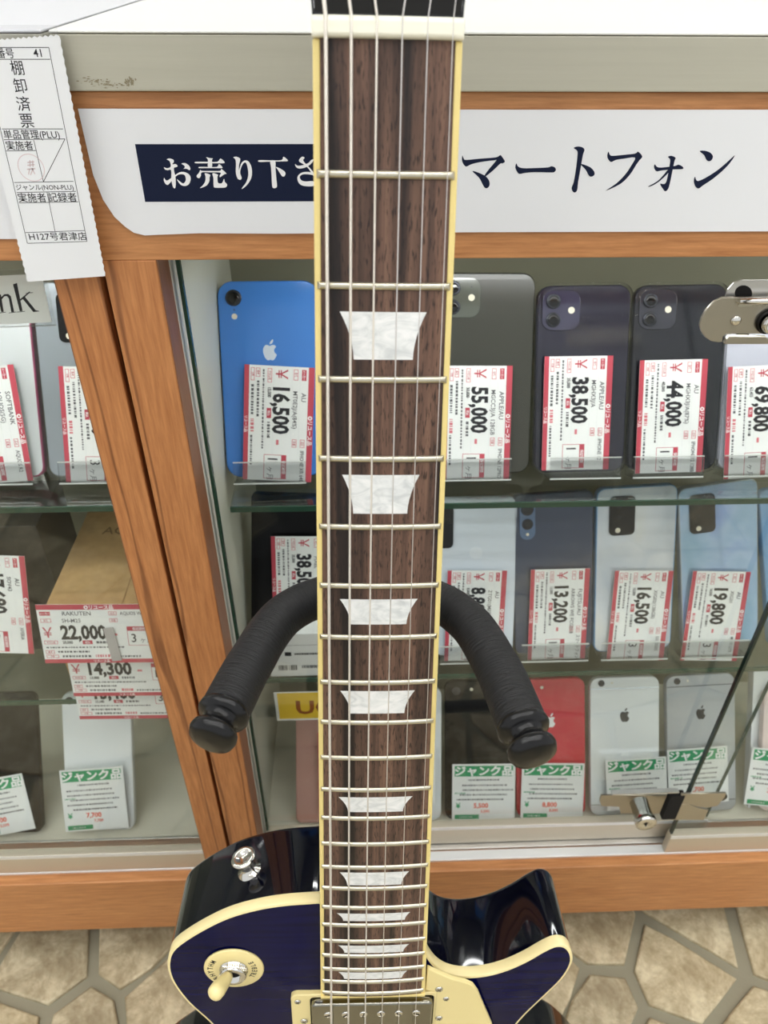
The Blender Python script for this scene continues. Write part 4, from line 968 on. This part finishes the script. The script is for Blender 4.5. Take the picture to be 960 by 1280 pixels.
T(R1, (843, 442), (835, 598), '44,000', 'AU', 'MGHX3J/A(87%)', 'IPHONE12 128B', '40,000', '1', 'red-banded price tag reading 44,000 on the blue-black phone')
T(R1, (953, 448), (945, 605), '69,800', 'APPLE', 'MLJ73J/A', 'IPHONE13', '63,455', '1', 'red-banded price tag reading 69,800 at the right edge under the lock')
T(R2, (597, 710), (591, 829), '8,800', 'AU', 'ZTG01(MEIBO)', 'スマートフォン', '8,000', '1', 'red-banded price tag beginning 8,8 half hidden by the right foam arm')
T(R2, (701, 706), (695, 829), '13,200', 'FUJITSU/AU', 'ARROWS WE FCG01B', 'スマートフォン', '12,000', '1', 'red-banded price tag reading 13,200 on the slate navy phone')
T(R2, (806, 709.5), (793, 829), '16,500', 'AU', 'XIG02(128GB)', '5G XIG02', '15,000', '3', 'red-banded price tag reading 16,500 on the glossy silver phone, middle shelf')
T(R2, (903, 712), (885, 828), '19,800', 'AU', 'XIG01', 'MI 10 LITE', '18,000', '3', 'tilted red-banded price tag reading 19,800 on the aurora-blue phone')
T(R2, (377, 670), (379, 788), '38,500', 'AU', 'PIXEL', '5G', '35,000', '1', 'red-banded price tag beginning 38,5 above the left foam arm', off=.006)
T(R1L, (-30, 450), (0, 612), '9,800', 'SOFTBANK', 'AQUOS(5G)', 'AQUOS R2', '8,900', '1', 'slanting red-banded price tag on the magenta-rimmed phone, far left')
T(R1L, (117, 449), (127, 612), '21,800', 'SOFTBANK', 'A101SH', 'AQUOS', '19,800', '3', 'red-banded price tag on the steel phone, cut by the left wooden post')
T(R2L, (-12, 690), (3, 820), '17,680', 'AU', 'SOV43', 'XPERIA', '15,000', '3', 'red-banded price tag on the black box at the far left', off=.040)
T(R3, (428, 900), (430, 1030), '12,800', 'AU', 'SHV45', 'AQUOS', '11,600', '1', 'red-banded price tag peeking out left of the neck, lowest level', off=.006)
# green-headed tags
def junk_tag(row, top, bot, off, price, label, w_=.070, h_=.068, long=False, lines=5):
    global T_
    q = MB(); q.box((-w_/2, -h_/2, -.0004), (w_/2, h_/2, 0), PAPERB); a, b = w_/2*1000, h_/2*1000; T_ = Matrix.Identity(4)
    def rc(u0, v0, u1, v1, m, z=.0001): q.flat([(u0*mm, v0*mm), (u1*mm, v0*mm), (u1*mm, v1*mm), (u0*mm, v1*mm)], z, m)
    rc(-a+2.5, b-14, a-2.5, b-2, GREENP); q.text('ジャンク品', 0, (b-12.2)*mm, 8.6*mm, WHP, z=.0002, sx=1.12, bold=.035, align='C')
    rnd.seed(int(top[0])); v = b-19
    hl(q, -a+18, v, 32, 4, INKG, 1.8); v -= 6
    for k in range(lines):
        hl(q, -a+4+rnd.uniform(0, 8), v, 2*a-14-rnd.uniform(0, 8), 5, INKG if k < 3 else INK, 1.7); v -= 5.4
        if k == 1: hl(q, -a+3, v+2, 12, 3, GREENP, 1.4)
    q.text('¥', (-a+4)*mm, (v-3.4)*mm, 6*mm, GREENP, z=.0002, bold=.03); q.text(price, (-a+24)*mm, (v-3.2)*mm, 5.4*mm, ORP, z=.0002, bold=.03)
    if v-12 > -b: q.text(price, (-a+32)*mm, (v-8.6)*mm, 3.2*mm, ORP, z=.0002, bold=.02); rc(-a+3, -b+1.5, -a+30, -b+6.5, GREENP); hl(q, -a+8, -b+3, 14, 3, WHP, 1.6)
    return place(row, top, bot, off, h_, 'price_tag', label, 'price tag', 'green-headed price tags', q)
def J(row, tc, bc, off, price, label, h_=.068, w_=.070, lines=4):
    """tc: seen position of the upper middle; the tag hangs h_ below it in the direction of bc"""
    a = row.uv(*tc, off); b = row.uv(*bc, off); d = (b-a).normalized(); c = a+d*h_
    p = row.b+Vector((c.x, 0, 0))+row.up*c.y+row.n*off; v = p-CAMPOS; k = FPX/v.dot(FWD)
    junk_tag(row, tc, (480+v.dot(RGT)*k, 640-v.dot(UP)*k), off, price, label, w_, h_, lines=lines)
J(R3, (605, 955), (604, 1030), .006, '5,500', 'green-headed tag on the black phone, left of the red phone', .064)
J(R3, (692, 954), (689, 1030), .006, '8,800', 'green-headed tag below the red phone and the right foam arm cap', .064)
J(R3, (795, 948), (797, 1020), .010, '6,600', 'green-headed tag tilted on the silver phone above the lower lock', .058, .068)
J(R3, (871.5, 935), (874, 1015), .006, '7,700', 'green-headed tag crossed by the diagonal glass edge on the grey phone', .064, .068)
J(R3, (980, 938), (967, 1020), .008, '38,500', 'green-headed tag on the pale pink phone at the lower right edge', .066, .072)
J(R3, (506, 935), (506, 1020), .006, '3,300', 'green-headed tag showing only a sliver right of the neck', .064, .068)
J(R3L, (-12, 974), (8, 1052), .008, '5,500', 'green-headed tag on the black phone at the far left', .064, .068)
J(R3L, (113.5, 960.5), (123, 1050), .008, '7,700', 'green-headed tag reading 7,700 on the white phone, left showcase', .070, .068, 5)
# acrylic rests under the upper rows: thin back, ledge and lip
def rest(row, px, py, w_, label, off=.0068, lip=.013, back=.09, bottom=-.0045):
    u = row.uv(px, py, off).x
    q = MB(); q.box((-w_/2, bottom, off-.0002), (w_/2, lip, off+.0016), ACRYL); q.box((-w_/2, bottom, -.0098), (w_/2, bottom+.0018, off-.0002), ACRYL)
    q.box((-w_/2, lip-.0004, off-.0003), (w_/2, lip+.0003, off+.0017), ACEDGE); q.box((-w_/2, bottom-.0002, off+.0008), (w_/2, bottom+.0010, off+.0019), ACEDGE)
    q.box((-w_/2, bottom, -.0118), (w_/2, back, -.0100), ACRYL)
    o = q.build('acrylic_rest'); o.matrix_world = row.mat(u, 0, 0, 0); tag(o, label, 'display rest', 'clear acrylic rests for the phones')
rest(R1, 338, 605, .058, 'clear acrylic rest under the bright blue phone'); rest(R1, 594, 605, .058, 'clear acrylic rest under the phone tagged 55,000')
rest(R1, 731, 600, .058, 'clear acrylic rest under the dark purple phone'); rest(R1, 834, 600, .058, 'clear acrylic rest under the blue-black phone')
rest(R1, 946, 605, .058, 'clear acrylic rest under the pale lavender-white phone')
rest(R2, 592, 826, .064, 'clear acrylic rest under the pearl white phone'); rest(R2, 693, 826, .064, 'clear acrylic rest under the slate navy phone')
rest(R2, 792, 826, .064, 'clear acrylic rest under the glossy silver phone'); rest(R2, 892, 826, .064, 'clear acrylic rest under the aurora-blue phone')
rest(R1L, -4, 612, .058, 'clear acrylic rest under the magenta-rimmed phone'); rest(R1L, 122, 612, .058, 'clear acrylic rest under the light steel phone')

# ------------------------------------------------------------------ boxes on the middle shelf
SHL = SH2L
def box_thing(name, x0, x1, y0, y1, z0, z1, m, label, cat, bev=.0008):
    q = MB(); cx = (x0+x1)/2; q.box((x0-cx, 0, 0), (x1-cx, y1-y0, z1-z0), m); o = q.build(name, None, bev); o.location = (cx, y0, z0); return tag(o, label, cat)
yk = .462; kl = at_y(54, 755, yk).x; zk = at_y(54, 755, yk).z
kb = box_thing('cardboard_box', kl, kl+.125, yk, .592, SHL+.0002, zk, KRAFT, 'brown kraft cardboard box on the left showcase middle shelf', 'box')
a_ = at_z(127, 668, zk); q = MB(); q.text('AQUOS', a_.x-(at_y(54, 755, .4580).x+.0625), a_.y-.458, .011, mat('brown_print', (120, 92, 58), .8), z=zk-SHL+.0002, bold=.005); o = q.build('lettering', kb)
q = MB(); q.box((-.0005, .002, zk-SHL+.00015), (.0005, .128, zk-SHL+.0003), mat('kraft_seam', (150, 116, 72), .8)); q.build('flap_seam', kb)
def wide_tag(x, z, Y, tilt, roll, label, cut, *pr):
    """landscape tag hanging by its upper edge, centre x, upper edge z"""
    _tagn[0] += 1; q = MB(); q.box((-.0455, -.055, -.0004), (.0455, 0, 0), PAPERB)
    red_print(q, *pr, Matrix.Translation((-.0455, -.055, 0)), _tagn[0])
    o = q.build('price_tag'); o.matrix_world = Matrix.Translation((x, Y, z)) @ Matrix.Rotation(math.radians(90-tilt), 4, 'X') @ Matrix.Rotation(math.radians(roll), 4, 'Z')
    return tag(o, label, 'price tag', 'red-banded price tags')
yt = yk-.004; a = at_y(43, 757, yt)
w1 = wide_tag(a.x+.0455, a.z, yt, 4, -1, 'wide red-banded price tag reading 22,000 on the front of the kraft box', 0, 'RAKUTEN', 'SH-M25', 'AQUOS WISH', '22,000', '20,000', '3')
a = at_y(82, 812, .4495); w2 = wide_tag(a.x+.0455, a.z, .4495, 3, -1, 'wide red-banded price tag reading 14,300 below the kraft box tag', 0, 'AU', 'SCV49', 'GALAXY', '14,300', '13,000', '1')
a = at_y(90, 848, .4465); w3 = wide_tag(a.x+.0455, a.z, .4465, 3, -1, 'lowest wide red-banded tag, overlapped by the 14,300 tag, at shelf edge', 0, 'AU', 'SHV46', 'AQUOS', '13,400', '12,180', '3')
# order in depth: the 22,000 tag hangs in front, its foot leaning forward
def hang(o, px, py, Y, tilt):
    a = at_y(px, py, Y); o.matrix_world = Matrix.Translation((a.x+.0455, Y, a.z)) @ Matrix.Rotation(math.radians(90-tilt), 4, 'X') @ Matrix.Rotation(math.radians(-1), 4, 'Z')
hang(w1, 44, 757, .4495, 15); hang(w2, 80, 806, .4525, 12); hang(w3, 88, 838, .4560, 12)
kb.location.y = .4580; kb.location.x = at_y(54, 755, .4580).x+.0625; kb.location.z = SHL+.0002
q = MB(); q.box((.0035, -.0535, .0012), (.0115, -.022, .0018), mat('translucent_grey_strip', (176, 172, 170), .3), M=Matrix.Rotation(.12, 4, 'Z')); q.build('plastic_strip', w1)
# black box at the far left
yb_ = .475; xr_ = at_y(52, 660, .52).x
bb_ = box_thing('phone_box', xr_-.09, xr_, .512, .58, SHL+.0002, SHL+.150, mat('matt_black_card', (26, 26, 26), .5), 'matt black phone box at the far left of the middle shelf', 'box')
# white box with bar code under the 38,5 tag, yellow shelf sign
yw = .4815; x0_ = at_y(337, 830, yw).x; zt_, zb_ = at_y(380, 792, yw).z, SH2+.0002
wb = box_thing('phone_box', x0_, x0_+.12, yw, yw+.018, zb_, zt_, PAPERB, 'white phone box with bar codes left of the neck, above the yellow sign', 'box')
q = MB(); Mw = VM(-.0003); hh = zt_-zb_
def r2(x0, z0, x1, z1, m=INK): q.flat([(x0-.06, z0), (x1-.06, z0), (x1-.06, z1), (x0-.06, z1)], 0, m, Mw)
r2(.015, hh*.50, .021, hh*.50+.005); x = .024; rnd.seed(5)
while x < .10: l = rnd.uniform(.0006, .002); r2(x, hh*.5+.0012, x+l, hh*.5+.0034, INK); x += l+.0005
for (xa, xb, zz_) in ((.008, .0165, hh*.16), (.0175, .0255, hh*.16), (.030, .095, hh*.2)):
    x = xa
    while x < xb: l = rnd.uniform(.0003, .0011); r2(x, zz_, x+l, zz_+(.007 if xb < .03 else .004), INKG); x += l+rnd.uniform(.0003, .0008)
r2(.004, hh*.74, .11, hh*.74+.0004, INKG); q.build('printing', wb)
yy_ = YSH-.0022; P = sheet_pts([(343, 864), (470, 864), (470, 898.5), (343, 898.5)], yy_)
za, zb2 = at_y(400, 864, yy_).z, at_y(400, 899, yy_).z; xa, xb = at_y(344, 880, yy_).x, at_y(462, 880, yy_).x
ug, UP_, UM = sheet_obj('shelf_sign', [(xa, zb2), (xb, zb2), (xb, za), (xa, za)], yy_, 'yellow shelf sign with brown letters UQ left of the neck', 'sign', PAPERB, .0006)
q = MB(); b_ = .0028; ww, hh2 = (xb-xa)/2, za-zb2
q.flat([(-ww+b_, b_), (ww-b_, b_), (ww-b_, hh2-.0008), (-ww+b_, hh2-.0008)], .0007, YEL, UM)
c_ = UP_(371, 892); c2 = UP_(371, 872); q.text('UQ', c_[0], c_[1]+.0008, (c2[1]-c_[1])*.82, mat('brown_letter_print', (150, 78, 24), .5), z=.0008, bold=.03, M=UM); q.build('printing', ug)

# ------------------------------------------------------------------ locks on the sliding glass
YG = .4275
def gp(px, py, Y=YG): p = at_y(px, py, Y); return (p.x, p.z)
c0 = at_y(920, 400, YG); lk = empty('showcase_lock', (c0.x, YG, c0.z), 'chrome plate lock on the glass at the upper right edge', 'lock')
LM_ = VM(0)
def cp(x, y, Y=YG): a = gp(860+x/9.6, 330+y/9.6, Y); return (a[0]-c0.x, a[1]-c0.z)
q = MB(); o_ = [(1500, 385), (400, 390), (300, 440), (205, 540), (150, 640), (130, 720), (150, 800), (200, 870), (270, 915), (350, 927), (400, 922), (408, 860), (450, 828), (1500, 822)]
q.prism([cp(*p) for p in o_], 0, .0016, NICKEL, bev=.0004, M=LM_); q.build('front_plate', lk)
q = MB(); o_ = [(1500, 186), (640, 192), (545, 225), (475, 300), (442, 395), (1500, 395)]; k_ = [cp(*p, YG+.003) for p in o_]
q.prism(k_, -.0035, -.0024, ALU, M=LM_); q.prism([cp(660+105*math.cos(a*.3491), 345+95*math.sin(a*.3491), YG+.003) for a in range(18)], -.0024, -.0022, BLACKGAP, M=LM_); q.build('rear_plate', lk)
a_, b_ = cp(580, 420), cp(1480, 410); q = MB(); q.tube([LM_ @ Vector((a_[0], a_[1], .0035)), LM_ @ Vector((b_[0], b_[1], .0035))], .0021, CHROME, 16); q.build('slide_rod', lk)
q = MB(); P = []
for i in range(13): P += [cp(780+i*55, 440), cp(805+i*55, 490)]
P = [cp(560, 430)]+[cp(590, 490), cp(740, 490)]+P+[cp(1500, 430)]; q.prism(P, .0016, .0024, CHROME, M=LM_); q.build('ratchet_teeth', lk)
a_ = cp(560, 662); q = MB(); q.lathe([(.0032, .0016), (.0031, .0026), (.002, .0032), (0, .0033)], CHROME, LM_ @ Matrix.Translation((a_[0], a_[1], 0)), 24); q.build('rivet', lk)
a_ = cp(950, 670); q = MB(); ML_ = LM_ @ Matrix.Translation((a_[0], a_[1], 0)); q.lathe([(.0078, .0016), (.0078, .0034), (.0068, .0040), (.0062, .0040), (.0060, .0030)], DARKM, ML_, 32); q.lathe([(.0060, .003), (.0058, .0075), (.0048, .0085), (.003, .0085), (.0026, .0078), (0, .0078)], CHROME, ML_, 32)
q.box((-.0005, -.0022, .0078), (.0005, .0022, .0087), BLACKGAP, M=ML_); q.build('lock_cylinder', lk)
q = MB(); o_ = [(430, 955), (452, 900), (490, 868), (930, 868), (960, 900), (1500, 905), (1500, 955)]; q.prism([cp(*p) for p in o_], -.002, .0010, NICKEL, bev=.0004, M=LM_); q.build('clamp_tab', lk)
# lower lock gripping the edge of the front pane
YG2 = .4255; c1 = at_y(835, 1005, YG2); lk2 = empty('showcase_lock', (c1.x, YG2, c1.z), 'chrome lock with round barrel clamped on the diagonal glass edge, lower right', 'lock')
def cq(x, y, Y=YG2): a = gp(740+x/5.333, 960+y/5.333, Y); return (a[0]-c1.x, a[1]-c1.z)
XE = XD-c1.x
q = MB(); o_ = [(60, 178), (50, 215), (62, 250), (180, 255), (190, 300), (240, 300), (490, 300), (520, 240), (560, 232), (570, 178)]; q.prism([cq(*p, .4425) for p in o_], -.0178, -.0162, NICKEL, bev=.0003, M=VM(0)); 
q.build('rear_plate', lk2)
a_, b_ = cq(135, 172), cq(575, 168); q = MB(); q.box((a_[0], a_[1]-.0008, .0), (b_[0], a_[1]+.0008, .0155), ALU, M=Matrix.Scale(-1, 4, (0, 1, 0)) @ Matrix.Rotation(math.pi/2, 4, 'X') @ Matrix.Scale(1, 4)) if False else q.box((a_[0], -.001, a_[1]-.0008), (b_[0], .004, a_[1]+.0008), ALU); q.build('top_flange', lk2)
q = MB(); o_ = [(596, 170), (893, 165), (885, 190), (835, 250), (760, 262), (680, 250), (660, 240), (585, 236)]; q.prism([cq(*p) for p in o_], -.0012, .0006, NICKEL, bev=.0003, M=VM(0)); q.build('front_plate', lk2)
q = MB(); o_ = [(565, 240), (650, 240), (700, 262), (775, 280), (745, 345), (525, 345)]; q.prism([cq(*p) for p in o_], -.001, .0004, NICKEL, bev=.0003, M=VM(0)); q.build('lower_tab', lk2)
a_ = cq(318, 215, .436); q = MB(); Mx = VM(0) @ Matrix.Translation((a_[0], a_[1]-.004, -.011)); q.lathe([(.0095, 0), (.0095, .018), (.0108, .019), (.0110, .024), (.0102, .0255), (.0035, .0255), (.003, .0248), (0, .0248)], CHROME, Mx, 40)
q.box((-.0005, -.0024, .0246), (.0005, .0024, .0256), BLACKGAP, M=Mx); q.build('lock_barrel', lk2)
q = MB(); a_ = cq(845, 140, .45); q.lathe([(.0062, 0), (.0062, .003), (.005, .004), (0, .004)], DARKM, VM(0) @ Matrix.Translation((a_[0], a_[1]-.002, -.0185)), 24); q.build('stop_knob', lk2)
a_ = cq(528, 180); b_ = cq(566, 335); q = MB(); q.box((a_[0], -.001, b_[1]), (b_[0]-.002, .006, a_[1]-.001), BLACKGAP); q.build('clamp_block', lk2)
